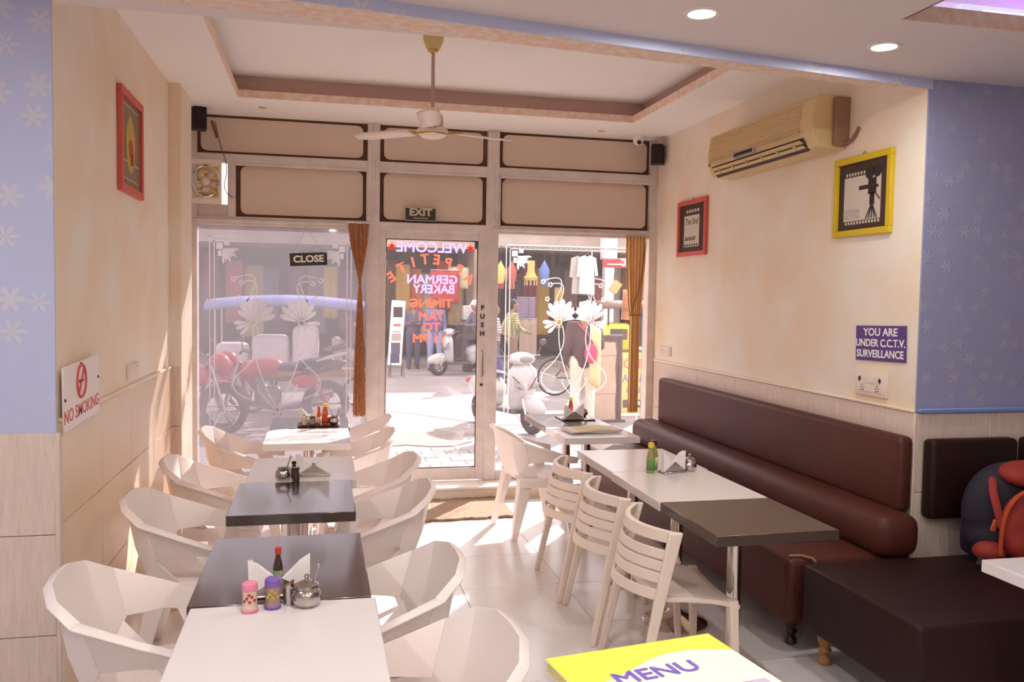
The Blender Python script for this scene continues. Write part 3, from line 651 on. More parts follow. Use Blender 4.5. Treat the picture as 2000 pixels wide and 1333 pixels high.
bm = B(); box(bm, (-.045, y0-.022, 0), (.09, .035, .27), .006); mk('side_bracket', bm, mat('brown_bracket', (150, 112, 92), .6), ac)
bm = B(); tube(bm, bez((-.03, y0-.03, -.12), (-.012, y0-.08, -.14), (-.004, y0-.13, -.05)), .011, 8); mk('pipe', bm, mat('stained_pipe', (140, 100, 84), .8), ac)
# framed pictures
dkp = mat('poster_dark', (66, 44, 40), .6); ltp = mat('poster_light', (206, 196, 178), .7); inkp = mat('poster_ink', (50, 34, 32), .7); greyp = mat('poster_grey_letters', (170, 158, 142), .7)
def frame(name, label, side, yc, zc, w, h, fm, fw, tilt=0):
    t = thing(name, label, 'picture frame', (XR if side < 0 else XL, yc, zc))
    s = side
    def rect(nm, u0, u1, v0, v1, d0, d1, m, par, bev=0):
        bm = B(); bx(bm, (s*d0, u0, v0), (s*d1, u1, v1), bev); return mk(nm, bm, m, par, smooth=0 if not bev else 40)
    for (u0, u1, v0, v1) in ((-w/2, w/2, h/2-fw, h/2), (-w/2, w/2, -h/2, -h/2+fw), (-w/2, -w/2+fw, -h/2+fw, h/2-fw), (w/2-fw, w/2, -h/2+fw, h/2-fw)): rect('frame_bar', u0, u1, v0, v1, .0, .026, fm, t, .003)
    bm = B(); tube(bm, [(s*.004, -.025, h/2), (s*.006, 0, h/2+.02), (s*.004, .025, h/2)], .002, 5); mk('hanger', bm, steel, t)
    return t, rect
t, rect = frame('picture_frame', 'yellow framed film camera poster on the right wall', -1, 4.12, 2.27, .50, .44, yelf, .035)
pb = rect('poster', -.215, .215, -.185, .185, .004, .010, dkp, t)
rect('poster_print', -.155, .165, -.135, .14, .010, .0115, ltp, pb)
for k in range(12): rect('film_hole', .15-k*.026-.014, .15-k*.026, -.155, -.139, .010, .0115, ltp, pb)
rect('film_edge', -.155, .165, .108, .14, .0115, .012, inkp, pb)
for k in range(7): rect('film_hole', .15-k*.026-.014, .15-k*.026, .114, .132, .012, .0128, ltp, pb)
bm = B(); FR = lambda u, v: fxl(-.0115, u, v)
for (u, v, r) in ((-.06, .115, .036), (-.125, .118, .034)): cyl(bm, (-.0115, u, v), (-.0135, u, v), r, n=20)
for a, b in (((-.05, -.0), (-.118, .085)), ((-.065, -.06), (-.105, .005)), ((.03, .03), (-.05, .052)), ((-.118, .03), (-.135, .045))): bx(bm, (-.0115, a[0], a[1]), (-.0132, b[0], b[1]))
for u in (-.035, -.06, -.085, -.11, -.13): tube(bm, [(-.0125, -.085, -.05), (-.0125, u, -.13)], .004, 4)
tube(bm, [(-.0125, -.105, .01), (-.0125, -.15, -.035)], .004, 4)
mk('camera_print', bm, inkp, pb, smooth=0)
text('poster_words', 'MOTION', .036, greyp, pb, fxl(-.0122, .095, -.085), ext=.0004); text('poster_words', 'PICTURE', .036, greyp, pb, fxl(-.0122, .09, -.115), ext=.0004)
t, rect = frame('picture_frame', 'small red framed clapperboard poster beside the right window', -1, 6.295, 2.258, .53, .445, redf, .035)
pb = rect('poster', -.23, .23, -.188, .188, .004, .010, dkp, t)
rect('poster_print', -.13, .15, -.15, .10, .010, .0115, ltp, pb)
for k in range(5): rect('film_hole', .11-k*.05-.03, .11-k*.05, .122, .146, .010, .0115, ltp, pb)
text('poster_words', 'The End', .07, inkp, pb, fxl(-.012, .01, .05), ext=.0004)
for k in range(5): bm = B(); prism(bm, [(0, 0), (.02, 0), (.035, .03), (.015, .03)], .001, fxl(-.012, .13-k*.04, -.10)); mk('clapper_stripe', bm, inkp, pb, smooth=0)
for k in range(6): rect('film_hole', .14-k*.045-.025, .14-k*.045, -.145, -.128, .0115, .012, inkp, pb)
t, rect = frame('picture_frame', 'red framed still-life picture on the left wall', 1, 4.88, 2.455, .535, .53, redf, .04)
pb = rect('poster', -.228, .228, -.225, .225, .004, .010, mat('poster_olive', (134, 110, 86), .5), t)
bm = B(); ell(bm, (.011, 0, .0), (.002, .11, .15)); mk('yellow_disc', bm, mat('poster_yellow', (188, 164, 66), .6), pb)
bm = B(); ell(bm, (.013, 0, -.02), (.002, .06, .05)); tube(bm, [(.013, 0, -.05), (.013, 0, -.11)], .012, 6); mk('red_figure', bm, mat('poster_red', (176, 70, 52), .6), pb)
rect('band', -.2, .2, -.10, -.094, .010, .0115, ltp, pb); rect('band', -.2, .2, .19, .194, .010, .0115, ltp, pb); rect('band', -.2, .2, -.19, -.186, .010, .0115, ltp, pb)
# signs
def sign(name, label, loc, cat='sign'): return thing(name, label, cat, loc)
s1 = sign('no_smoking_sign', 'white no smoking sign screwed to the left wall corner', (XL, 3.85, 1.255))
bm = B(); box(bm, (.022, 0, 0), (.006, .55, .262), .004, rot=(.035, 0, 0)); mk('plate', bm, mat('sign_white', (236, 226, 220), .35), s1)
redp = mat('sign_red', (206, 84, 84), .6); RT = Matrix.Rotation(.035, 4, 'X')
text('lettering', 'NO SMOKING', .075, redp, s1, RT @ fxr(.0255, -.005, -.072), ext=.0006, bold=.0005, sx=1.12)
bm = B(); tube(bm, [RT @ Vector((.0262, -.02+.066*math.cos(a*PI/14), .048+.068*math.sin(a*PI/14))) for a in range(28)], .006, 6, closed=True); tube(bm, [RT @ Vector((.0262, -.06, .0)), RT @ Vector((.0262, .02, .1))], .005, 6); mk('prohibition_ring', bm, redp, s1)
bm = B(); box(bm, RT @ Vector((.026, -.02, .048)), (.001, .07, .010)); mk('cigarette', bm, inkp, s1)
for u, v in ((-.02, .12), (-.255, .0), (.25, .03)): bm = B(); ell(bm, RT @ Vector((.026, u, v)), (.004, .007, .007)); mk('screw', bm, black, s1)
s2 = sign('surveillance_sign', 'purple surveillance notice with white capitals above the switchboard', (XR, 3.93, 1.467))
bm = B(); box(bm, (-.004, 0, 0), (.006, .41, .188), .001, rot=(-.03, 0, 0)); mk('plate', bm, mat('sign_purple', (84, 54, 128), .5), s2)
for k, (w, sz) in enumerate((('YOU ARE', .058), ('UNDER C.C.T.V.', .056), ('SURVEILLANCE', .056))): text('lettering', w, sz, paperw, s2, fxl(-.0078, -.0, .058-.058*k) @ Matrix.Rotation(.03, 4, 'Z'), ext=.0006, bold=.0012, sx=(1.15, 1.02, 1.02)[k])
s3 = sign('exit_sign', 'dark green exit sign on the rail above the door', (.804, 7.035, 2.353))
dg = mat('sign_green', (52, 56, 40), .5)
bm = B(); box(bm, (0, 0, 0), (.256, .008, .104), .002); mk('plate', bm, dg, s3)
bm = B(); box(bm, (0, -.002, 0), (.262, .004, .110), .002); mk('border', bm, ltp, s3)
bm = B(); box(bm, (0, -.005, 0), (.250, .004, .098)); mk('face', bm, dg, s3)
text('lettering', 'EXIT', .082, ltp, s3, fy(0, -.0075, .014), ext=.0008, bold=.003, sx=1.12); bm = B(); box(bm, (0, -.0075, -.032), (.12, .001, .006)); mk('underline', bm, ltp, s3)
s4 = sign('close_sign', 'dark hanging sign reading close on the milky window', (-.096, 7.02, 1.96))
R4 = Matrix.Rotation(-.06, 4, 'Y'); bm = B(); box(bm, (0, 0, 0), (.292, .008, .104), .002, rot=(0, -.06, 0)); mk('plate', bm, dg, s4)
text('lettering', 'CLOSE', .075, paperw, s4, R4 @ fy(0, -.0055, 0), ext=.0008, bold=.0025, sx=1.08)
bm = B(); tube(bm, [(-.13, -.004, .04), (-.02, 0, .24), (-.02, 0, .29)], .0015, 4); tube(bm, [(.12, -.004, .05), (-.01, 0, .24), (-.02, 0, .29)], .0015, 4); mk('string', bm, mat('string', (200, 180, 170), .9), s4)
# switches
swm = mat('switch_white', (232, 216, 204), .4)
def plate_sw(label, x, yc, zc, w, h, s, big=False):
    t = thing('switchboard', label, 'switch', (x, yc, zc))
    bm = B(); bx(bm, (0, -w/2, -h/2), (s*.016, w/2, h/2), .004, 2); mk('plate', bm, swm, t)
    if not big:
        for k in range(4): bm = B(); box(bm, (s*.018, -w/2+w*(k+.9)/4.8, 0), (.006, w/6.5, h*.62), .001); mk('rocker', bm, swm, t)
    else:
        bm = B(); bx(bm, (s*.016, -w*.36, -h*.34), (s*.020, w*.36, h*.34), .002); ip = mk('inner_plate', bm, swm, t)
        for u in (-.06, -.02, .02): bm = B(); box(bm, (s*.022, u, h*.17), (.005, .03, .034), .001); mk('rocker', bm, swm, ip)
        bm = B(); box(bm, (s*.022, .0, -h*.17), (.005, .03, .034), .001); mk('rocker', bm, swm, ip)
        for u in (-.065, .06):
            for a, b in ((0, .013), (-.011, 0), (.011, 0), (-.009, -.013), (.009, -.013)): bm = B(); cyl(bm, (s*.020, u+a, -h*.17+b), (s*.0225, u+a, -h*.17+b), .0032, n=8); mk('socket_hole', bm, black, ip)
        for u, r in ((.085, .010), (-.085, .010)): bm = B(); ell(bm, (s*.022, u, h*.17), (.003, r, r*1.3)); mk('regulator', bm, black, ip)
plate_sw('large white switch and socket board below the purple notice', XR, 3.985, 1.247, .262, .132, -1, True)
plate_sw('small white switch plate near the right window', XR, 6.78, 1.238, .235, .076, -1)
plate_sw('small white switch plate on the left wall', XL, 4.91, 1.246, .25, .08, 1)
# speakers, dome camera, exhaust fan, small ceiling fittings
def speaker(label, x, y, z, rz):
    t = thing('wall_speaker', label, 'speaker', (x, y, z), rz, 'small black speakers')
    bm = B(); prism(bm, [(-.06, .05), (.06, .05), (.045, -.05), (-.045, -.05)], .17, Matrix.Translation((0, 0, -.085))); mods(mk('cabinet', bm, black, t), bev=.006)
    bm = B(); box(bm, (0, -.053, 0), (.085, .006, .155), .004); mk('grille', bm, mat('speaker_cloth', (44, 30, 28), .9), t)
    bm = B(); tube(bm, [(-.02, .05, .06), (-.03, .08, .10), (.03, .08, .10), (.02, .05, .06)], .004, 6); mk('bracket', bm, steel, t)
speaker('small black speaker in the front left corner under the ceiling', -.905, 6.86, 2.995, .35); speaker('small black speaker in the front right corner under the ceiling', 2.825, 6.90, 2.93, -.45)
t = thing('dome_camera', 'white dome camera on the ceiling near the right speaker', 'camera', (2.66, 6.93, ZC))
bm = B(); lathe(bm, [(.052, 0), (.055, -.012), (.05, -.028), (0, -.028)], 24); mk('base', bm, white_pl, t)
bm = B(); ell(bm, (0, 0, -.035), (.046, .046, .042)); db = mk('dome', bm, white_pl, t); bm = B(); ell(bm, (-.004, -.034, -.055), (.020, .016, .020)); mk('lens', bm, black, db)
ef = thing('exhaust_fan', 'white exhaust fan set into the left transom', 'fan', (-.87, 7.04, 2.55))
bm = B()
for a, b in (((-.125, 0, .13), (.105, .05, .175)), ((-.125, 0, -.175), (.105, .05, -.13)), ((.085, 0, -.13), (.105, .05, .13)), ((-.125, 0, -.13), (-.115, .05, .13))): bx(bm, a, b, .004)
mk('frame', bm, white_pl, ef)
bm = B(); tube(bm, [(-.015+.10*math.cos(k*PI/16), .0, .12*math.sin(k*PI/16)) for k in range(32)], .009, 6, closed=True); mk('ring', bm, chrome, ef)
for k in range(5):
    a = k*2*PI/5+.3; R = Matrix.Rotation(a, 4, 'Y'); bm = B(); sheet(bm, [[R @ Vector((.025, .02, -.015)), R @ Vector((.025, .03, .025))], [R @ Vector((.095, .012, -.035)), R @ Vector((.095, .04, .04))]]); mods(mk('blade', bm, cream_pl, ef, loc=(-.015, 0, 0)), solid=.003)
bm = B(); ell(bm, (-.015, .01, 0), (.036, .025, .036)); mk('hub', bm, cream_pl, ef)
for k in range(7): bm = B(); box(bm, (-.01, .062, -.15+.05*k), (.22, .006, .052), rot=(.25, 0, 0)); mk('shutter_flap', bm, goldp, ef)
bm = B(); tube(bm, bez((.06, -.005, .46), (.09, -.01, .30), (.13, -.006, .19))[:-1]+bez((.13, -.006, .19), (.16, -.01, .10), (.13, -.006, -.0))[:-1]+bez((.13, -.006, 0), (.12, -.008, -.09), (.19, -.008, -.12)), .004, 6); cyl(bm, (.035, -.008, .47), (.075, -.008, .34), .010, n=8); mk('cable', bm, mat('cable_brown', (120, 90, 78), .7), ef)
for x, y, w in ((-.433, 6.713, 'left'), (2.282, 6.798, 'right')):
    bm = B(); lathe(bm, [(.03, 0), (.03, -.006), (.012, -.010), (0, -.010)], 16, Matrix.Translation((x, y, ZC))); tag(mk('ceiling_sensor', bm, goldp), 'small flush brass ceiling fitting above the %s window' % w, 'ceiling fitting')
# curtains
cb = mat('brown_string', (186, 122, 80), .8, var=.3, vscale=40); ct = thing('string_curtain', 'brown string curtain tied at the middle, hung beside the door', 'curtain', (.31, 7.0, .66))
for k in range(22):
    u = k/21; xt = -.095+.165*u; xm = .002+.016*(u-.5); xb = -.045+.095*u; j = random.uniform(-.012, .012)
    pts = [(xt, j, 1.60), (xt*.75+xm*.25, j, 1.42), (xm+.2*xt*.3, j*.5, 1.16), (xm, 0, 1.10), (xm*.7+xb*.3, j*.5, .95), (xb*.8, j, .5), (xb, j, .07), (xb+random.uniform(-.004, .004), j, .015+random.uniform(0, .02))]
    bm = B(); tube(bm, pts, .0036, 5); mk('strand', bm, cb, ct)
bm = B(); tube(bm, [(.002+.016*math.cos(a*PI/5), .016*math.sin(a*PI/5), 1.10) for a in range(10)], .004, 5, closed=True); mk('tie', bm, mat('tie_cord', (196, 160, 120), .8), ct)
bm = B(); cyl(bm, (-.11, 0, 1.605), (.09, 0, 1.605), .008, n=8); mk('curtain_rod', bm, steel, ct)
ct = thing('cloth_curtain', 'tan cloth curtain gathered beside the right window', 'curtain', (2.69, 7.0, .68)); bm = B(); rows = []
for i in range(14):
    z = 1.55*(1-i/13); u0, u1 = (-.085, .09) if z > 1.2 else (-.055, .06); tt = min(1, abs(z-.86)/.5); w = .6+.4*tt if z > .86 else .85
    rows.append([Vector((((-.09+.175*j/24) if z > .86 else (-.05+.10*j/24))*w, .016*math.sin(j*1.5), z)) for j in range(25)])
sheet(bm, rows); mods(mk('cloth', bm, mat('tan_cloth', (236, 190, 132), .85, var=.1, vscale=10), ct, smooth=60), solid=.004)
bm = B(); tube(bm, [(-.06, -.022, .86), (0, -.026, .862), (.055, -.022, .86)], .004, 5); tube(bm, [(.085, -.02, 1.5), (.03, -.024, 1.1), (-.05, -.022, .86)], .003, 5); mk('tie', bm, mat('tie_brown', (120, 84, 60), .8), ct)
bm = B(); cyl(bm, (-.1, 0, 1.555), (.12, 0, 1.555), .008, n=8); mk('curtain_rod', bm, steel, ct)
bm = B(); box(bm, (2.672, 7.125, 1.63), (.11, .002, .27), rot=(0, .05, 0)); pn = tag(mk('paper_notice', bm, paperw), 'white paper notice stuck on the glass beside the tan curtain', 'notice')
for k, w in enumerate(('-- ---- ---', '--- -- ----', '---- ---', 'Shim', '--- ----')): text('print', w, .032 if w != 'Shim' else .05, greyp, pn, fy(2.672, 7.1225, 1.72-k*.045), ext=.0003)
# ------------------------------------------------------------ things on the tables
TZ = .745
def napkins(x, y, rz, label, w=.165, wd=1):
    t = thing('napkin_holder', label, 'napkin holder', (x, y, TZ), rz, 'steel napkin holders')
    bm = B(); bx(bm, (-w*.5, -.035, 0), (w*.5, .035, .010), .003); mk('base', bm, steel, t)
    F = lambda y_: Matrix.Translation((0, y_, 0)) @ Matrix.Rotation(PI/2, 4, 'X')
    for y_ in (-.022, .026): bm = B(); prism(bm, [(-w*.5, .008), (w*.5, .008), (0, .062)], .003, F(y_)); mk('steel_wing', bm, steel, t)
    for i, y_ in enumerate((-.016, -.009, -.002, .005, .012)):
        k = random.uniform(-.006, .006); bm = B(); prism(bm, [(-w*.48, .010), (-w*.48+k, .115+k), (-w*.34, .098), (0, .045+k), (w*.32, .102), (w*.48, .118-k), (w*.47, .010)], .004, F(y_)); mk('napkin', bm, paperw, t, smooth=0)
    return t
def pot(x, y, label, lid=False, spoon=True, r=.042):
    t = thing('sugar_pot', label, 'pot', (x, y, TZ), group='steel sugar pots')
    bm = B(); lathe(bm, [(.0, 0), (r*.62, .0), (r*.9, .012), (r, .028), (r*.9, .046), (r*.78, .052), (r*.9, .060), (r*.86, .060), (r*.72, .052), (r*.85, .03), (r*.5, .008), (0, .008)], 28); mk('bowl', bm, steel, t)
    if lid: bm = B(); lathe(bm, [(r*.84, .060), (r*.8, .066), (r*.4, .076), (.006, .079), (.005, .084), (.009, .089), (.007, .095), (0, .097)], 24); mk('lid', bm, steel, t)
    if spoon: bm = B(); tube(bm, [(.012, .0, .03), (.02, .006, .07), (.034, .012, .112)], .0035, 6); ell(bm, (.035, .0125, .114), (.006, .004, .009)); mk('spoon', bm, steel, t)
def bottle(x, y, label, h, r, body, cap, lab=None, neck=.35):
    t = thing('sauce_bottle', label, 'bottle', (x, y, TZ))
    bm = B(); lathe(bm, [(0, 0), (r*.95, 0), (r, .004), (r, h*.5), (r*.85, h*.6), (r*neck, h*.78), (r*neck, h*.86), (0, h*.86)], 20); mk('glass_body', bm, body, t)
    bm = B(); lathe(bm, [(r*neck*1.25, h*.84), (r*neck*1.3, h*.99), (r*neck*1.0, h), (0, h)], 16); mk('cap', bm, cap, t)
    if lab: bm = B(); lathe(bm, [(r*1.015, h*.10), (r*1.015, h*.44)], 20, caps=False); mods(mk('label', bm, lab, t), solid=.0006)
def shaker(x, y, label, h, r, col, capc, dots=None, slant=False):
    t = thing('shaker', label, 'shaker', (x, y, TZ))
    bm = B()
    if slant: vs = cyl(bm, (0, 0, 0), (0, 0, h), r, n=20); [setattr(v.co, 'z', v.co.z+v.co.x*.7) for v in vs if v.co.z > h*.5]
    else: lathe(bm, [(0, 0), (r, 0), (r, h*.14), (r*.9, h*.2), (r*.86, h*.5), (r*.9, h*.74), (0, h*.74)], 20)
    bo = mk('body', bm, col, t)
    if not slant:
        bm = B(); lathe(bm, [(r*.92, h*.72), (r*.97, h*.78), (r*.94, h*.95), (r*.7, h), (0, h)], 20); mk('cap', bm, capc, t)
        bm = B(); lathe(bm, [(r*1.01, 0), (r*1.01, h*.13)], 20, caps=False); mods(mk('foot_band', bm, capc, t), solid=.001)
    if dots:
        for a, z in ((-1.9, .5), (-1.5, .38), (-1.2, .55), (-2.3, .4), (-.8, .42), (-1.6, .62)):
            bm = B()
            for k in range(5): ell(bm, (r*.89*math.cos(a)+.003*math.cos(k*1.257)*-math.sin(a), r*.89*math.sin(a)+.003*math.cos(k*1.257)*math.cos(a), h*z+.003*math.sin(k*1.257)), (.0022,)*3, n=6)
            mk('painted_flower', bm, dots, t)
pink = mat('pink_plastic', (226, 140, 164), .4); purp = mat('purple_plastic', (124, 96, 172), .4); frosty = mat('frosted_jar', (214, 192, 170), .35); frosty2 = mat('frosted_jar_grey', (160, 132, 122), .35)
shaker(-.199, 2.545, 'pink capped shaker with flowers on the nearest white table', .088, .024, frosty, pink, mat('red_dots', (190, 60, 60), .6))
shaker(-.135, 2.562, 'purple capped shaker with flowers on the nearest white table', .092, .024, frosty2, purp, mat('yellow_dots', (206, 178, 60), .6))
shaker(-.090, 2.585, 'steel shaker with slanted top beside the lidded sugar pot', .062, .0165, steel, steel, slant=True)
pot(-.037, 2.563, 'steel sugar pot with lid on the nearest white table', lid=True, r=.044)
napkins(-.120, 2.675, .05, 'steel holder with white napkins behind the flowered shakers', .19)
redcap = mat('red_cap', (196, 62, 48), .45); yelcap = mat('yellow_cap', (228, 206, 58), .45); amber = mat('amber_sauce', (188, 92, 40), .2, coat=.6); greenl = mat('green_label', (96, 142, 72), .5); ol = mat('olive_sauce', (150, 146, 84), .2, coat=.6); darkb = mat('dark_sauce', (60, 40, 34), .2, coat=.6); redl = mat('red_label', (196, 70, 50), .5); whl = mat('cream_label', (226, 206, 180), .6)
bottle(-.128, 2.745, 'slim sauce bottle with red cap behind the near napkins', .128, .016, darkb, redcap, greenl, .5)
pot(-.178, 4.345, 'open steel sugar pot with spoon on the middle left table')
bottle(-.116, 4.31, 'small dark bottle in front beside the open sugar pot', .07, .018, darkb, darkb, None, .8); bottle(-.128, 4.385, 'small dark bottle with pointed cap behind the open sugar pot', .085, .015, darkb, black, None, .6)
napkins(-.032, 4.43, .04, 'steel holder with napkins on the middle left table')
bm = B(); bx(bm, (-.155, 6.06, TZ), (.135, 6.24, TZ+.008), .003); tag(mk('tray', bm, mat('dark_tray', (60, 36, 34), .4)), 'dark tray holding bottles before the milky window', 'tray')
TZ = .753
napkins(-.07, 6.20, .0, 'steel holder with napkins on the dark tray', .14)
shaker(-.108, 6.10, 'white shaker on the dark tray', .075, .019, frosty, steel); shaker(-.052, 6.095, 'half dark shaker on the dark tray', .065, .021, frosty2, darkb)
bottle(-.008, 6.115, 'slim red and green sauce bottle on the dark tray', .13, .016, amber, redcap, whl, .5); bottle(.036, 6.10, 'orange sauce bottle with tall yellow cap on the dark tray', .155, .024, amber, yelcap, redl, .6)
pot(.098, 6.11, 'steel sugar pot with spoon on the dark tray')
TZ = .745
bottle(1.741, 4.235, 'green sauce bottle with yellow cap on the right white table', .165, .023, ol, yelcap, greenl, .55); bottle(1.788, 4.31, 'olive sauce bottle with dark cap on the right white table', .165, .023, ol, darkb, whl, .55)
napkins(1.865, 4.23, .25, 'steel holder with crumpled napkins on the right white table', .15); pot(1.975, 4.255, 'round steel pot beside the right table napkins', lid=True, spoon=False, r=.04)
bm = B(); bx(bm, (1.80, 6.13, TZ), (2.06, 6.37, TZ+.008), .003); tag(mk('tray', bm, mat('dark_tray', (60, 36, 34), .4)), 'dark tray under the napkin holder by the clear window', 'tray')
TZ = .753
napkins(1.90, 6.185, .05, 'steel holder with napkins by the clear window', .16); bottle(1.90, 6.265, 'red sauce bottle with yellow cap by the clear window', .16, .02, mat('chilli_sauce', (176, 56, 36), .2, coat=.6), yelcap, redl, .55); pot(2.01, 6.30, 'brown steel pot by the clear window', spoon=False)
TZ = .745
nw = thing('newspaper', 'folded newspaper lying on the right white table by the window', 'newspaper', (1.86, 5.64, TZ+.006), .1)
for k in range(5):
    bm = B(); rows = [[Vector((-.19+.38*i/8+.004*k, -.115+.23*j/4, .002+.003*k+.005*math.sin(i*.8+k))) for j in range(5)] for i in range(9)]; sheet(bm, rows); mods(mk('sheet', bm, paperw if k < 4 else mat('newsprint', (226, 214, 190), .9, col2=(236, 222, 170), vscale=9), nw, smooth=60), solid=.0015)
for i in range(5): text('print', '---- -- ---', .02, greyp, nw, Matrix.Translation((-.08+.04*(i % 2), .08-.035*i, .0205)), ext=.0003)
# menu on a stand in the foreground
ms = thing('menu_stand', 'black stand under the yellow menu in the foreground', 'stand', (.57, 1.31, 0), .155)
bm = B(); lathe(bm, [(.16, 0), (.16, .012), (.03, .03), (.02, .05)], 28); mk('base', bm, black, ms); bm = B(); cyl(bm, (0, 0, .03), (0, 0, 1.01), .016); mk('post', bm, black, ms); bm = B(); box(bm, (0, -.05, 1.018), (.22, .16, .012), .003); mk('ledge', bm, black, ms)
mn = thing('menu_booklet', 'yellow and white menu booklet in the foreground', 'menu', (.572, 1.322, 1.0245), .155)
bm = B(); bx(bm, (-.168, -.32, 0), (.168, .106, .018), .003); mk('pages', bm, mat('menu_pages', (226, 214, 120), .6), mn)
bm = B(); bx(bm, (-.170, -.322, .018), (.170, .108, .021), .001); cv = mk('cover', bm, mat('menu_cream', (244, 236, 214), .4), mn)
pts = [(-.169, .107)]+[(.169, .107), (.169, .03)]+[(.169-.338*u, .03+.028*math.sin(u*5.2)+.012*u-.03*u*u) for u in [k/16 for k in range(1, 17)]]
bm = B(); prism(bm, list(reversed(pts)), .0008, Matrix.Translation((0, 0, .021))); mk('yellow_swoosh', bm, mat('menu_yellow', (226, 222, 70), .4), cv, smooth=0)
text('lettering', 'MENU', .055, mat('menu_violet', (112, 84, 190), .5), cv, Matrix.Translation((-.012, -.006, .0222)) @ Matrix.Rotation(.03, 4, 'Z'), ext=0, fat=.001, sx=1.1)
bm = B(); bx(bm, (.04, -.20, .021), (.15, -.085, .0218)); ph = mk('photo', bm, mat('menu_photo', (190, 176, 200), .5), cv, smooth=0)
bm = B(); ell(bm, (.095, -.105, .022), (.035, .02, .001)); mk('food_print', bm, mat('menu_food', (196, 120, 62), .5), ph)
# backpack
bp = thing('backpack', 'red and dark blue backpack leaning on the right bench', 'backpack', (3.185, 3.32, .478), -.10); bp.scale = (1.12, 1.12, 1.12)
rd = mat('backpack_red', (150, 44, 34), .75, var=.15, vscale=14); nv = mat('backpack_navy', (34, 26, 44), .8); og = mat('backpack_orange', (186, 74, 34), .7)
bm = B(); ell(bm, (0, .04, .20), (.19, .11, .21), n=20); ell(bm, (0, .04, .10), (.185, .125, .11), n=20); box(bm, (0, .05, .06), (.30, .17, .12), .02); bm = fuse(bm, .014, 6); mk('body', bm, nv, bp, smooth=180)
bm = B(); ell(bm, (.02, -.085, .16), (.135, .06, .155), n=18); ell(bm, (.02, -.11, .10), (.11, .05, .09), n=18); bm = fuse(bm, .010, 3); fp = mk('front_pocket', bm, rd, bp, smooth=180)
bm = B(); tube(bm, bez((-.115, -.10, .05), (-.14, -.11, .32), (.02, -.12, .325))[:-1]+bez((.02, -.12, .325), (.16, -.11, .32), (.15, -.10, .08)), .009, 6); mk('zip', bm, og, fp)
bm = B(); ell(bm, (.05, -.03, .37), (.13, .09, .05), (.25, 0, 0), 16); mk('top_flap', bm, rd, bp, smooth=180)
bm = B(); tube(bm, [(-.08, .02, .37), (-.13, -.06, .30), (-.12, -.10, .18), (-.07, -.105, .09)], .016, 8, flat=.4); st_ = mk('strap', bm, rd, bp)
bm = B(); box(bm, (-.14, -.085, .17), (.02, .012, .05), .003, rot=(0, .3, 0)); mk('buckle', bm, og, bp)
bm = B(); tube(bm, [(-.11, -.06, .04), (-.18, -.07, .03), (-.21, -.10, .012)], .012, 6, flat=.4); mk('loose_strap', bm, nv, bp)
bm = B(); ell(bm, (-.12, -.04, .05), (.07, .06, .045)); mk('side_pocket', bm, rd, bp, smooth=180)
# ============================================================ the street
ZG = -.08
gm = mat('street_concrete', (160, 150, 148), .9, col2=(140, 128, 124), vscale=.9, bump=.4, bscale=40)
bm = B(); bx(bm, (-16, 7.34, ZG-.3), (24, 60, ZG)); sg = struct(mk('street_ground', bm, gm, smooth=0))
pm = mat('paver', (146, 138, 136), .85, var=.1, vscale=5, bump=.3, bscale=60)
me0 = None; c_ = 0
for j in range(11):
    for i in range(24):
        x = -1.6+i*.27+(.135 if j % 2 else 0); y = 7.50+j*.2
        if x > 4.6: continue
        if me0 is None: bm = B(); box(bm, (0, 0, 0), (.262, .192, .024), .003); o = mk('paver', bm, pm, sg); me0 = o.data
        else: o = mo('paver', me0, sg, smooth=0)
        o.location = (x, y, ZG+.004+random.uniform(-.003, .003))
bm = B(); pts = [(1.15+.75*math.cos(a*PI/9)*(1+.15*math.sin(a*2.1)), 10.35+.62*math.sin(a*PI/9)*(1+.2*math.cos(a*1.7))) for a in range(18)]
prism(bm, pts, .012, Matrix.Translation((0, 0, ZG))); mk('cement_patch', bm, mat('cement_patch', (136, 122, 114), .95, var=.2, vscale=6, bump=.8, bscale=30), sg)
bm = B(); tube(bm, [(.4, 13.2, ZG), (1.3, 12.6, ZG), (1.9, 11.8, ZG), (2.3, 11.3, ZG), (3.0, 11.2, ZG)], .025, 5, flat=.3); mk('gutter_crack', bm, mat('crack', (110, 92, 84), .95), sg)
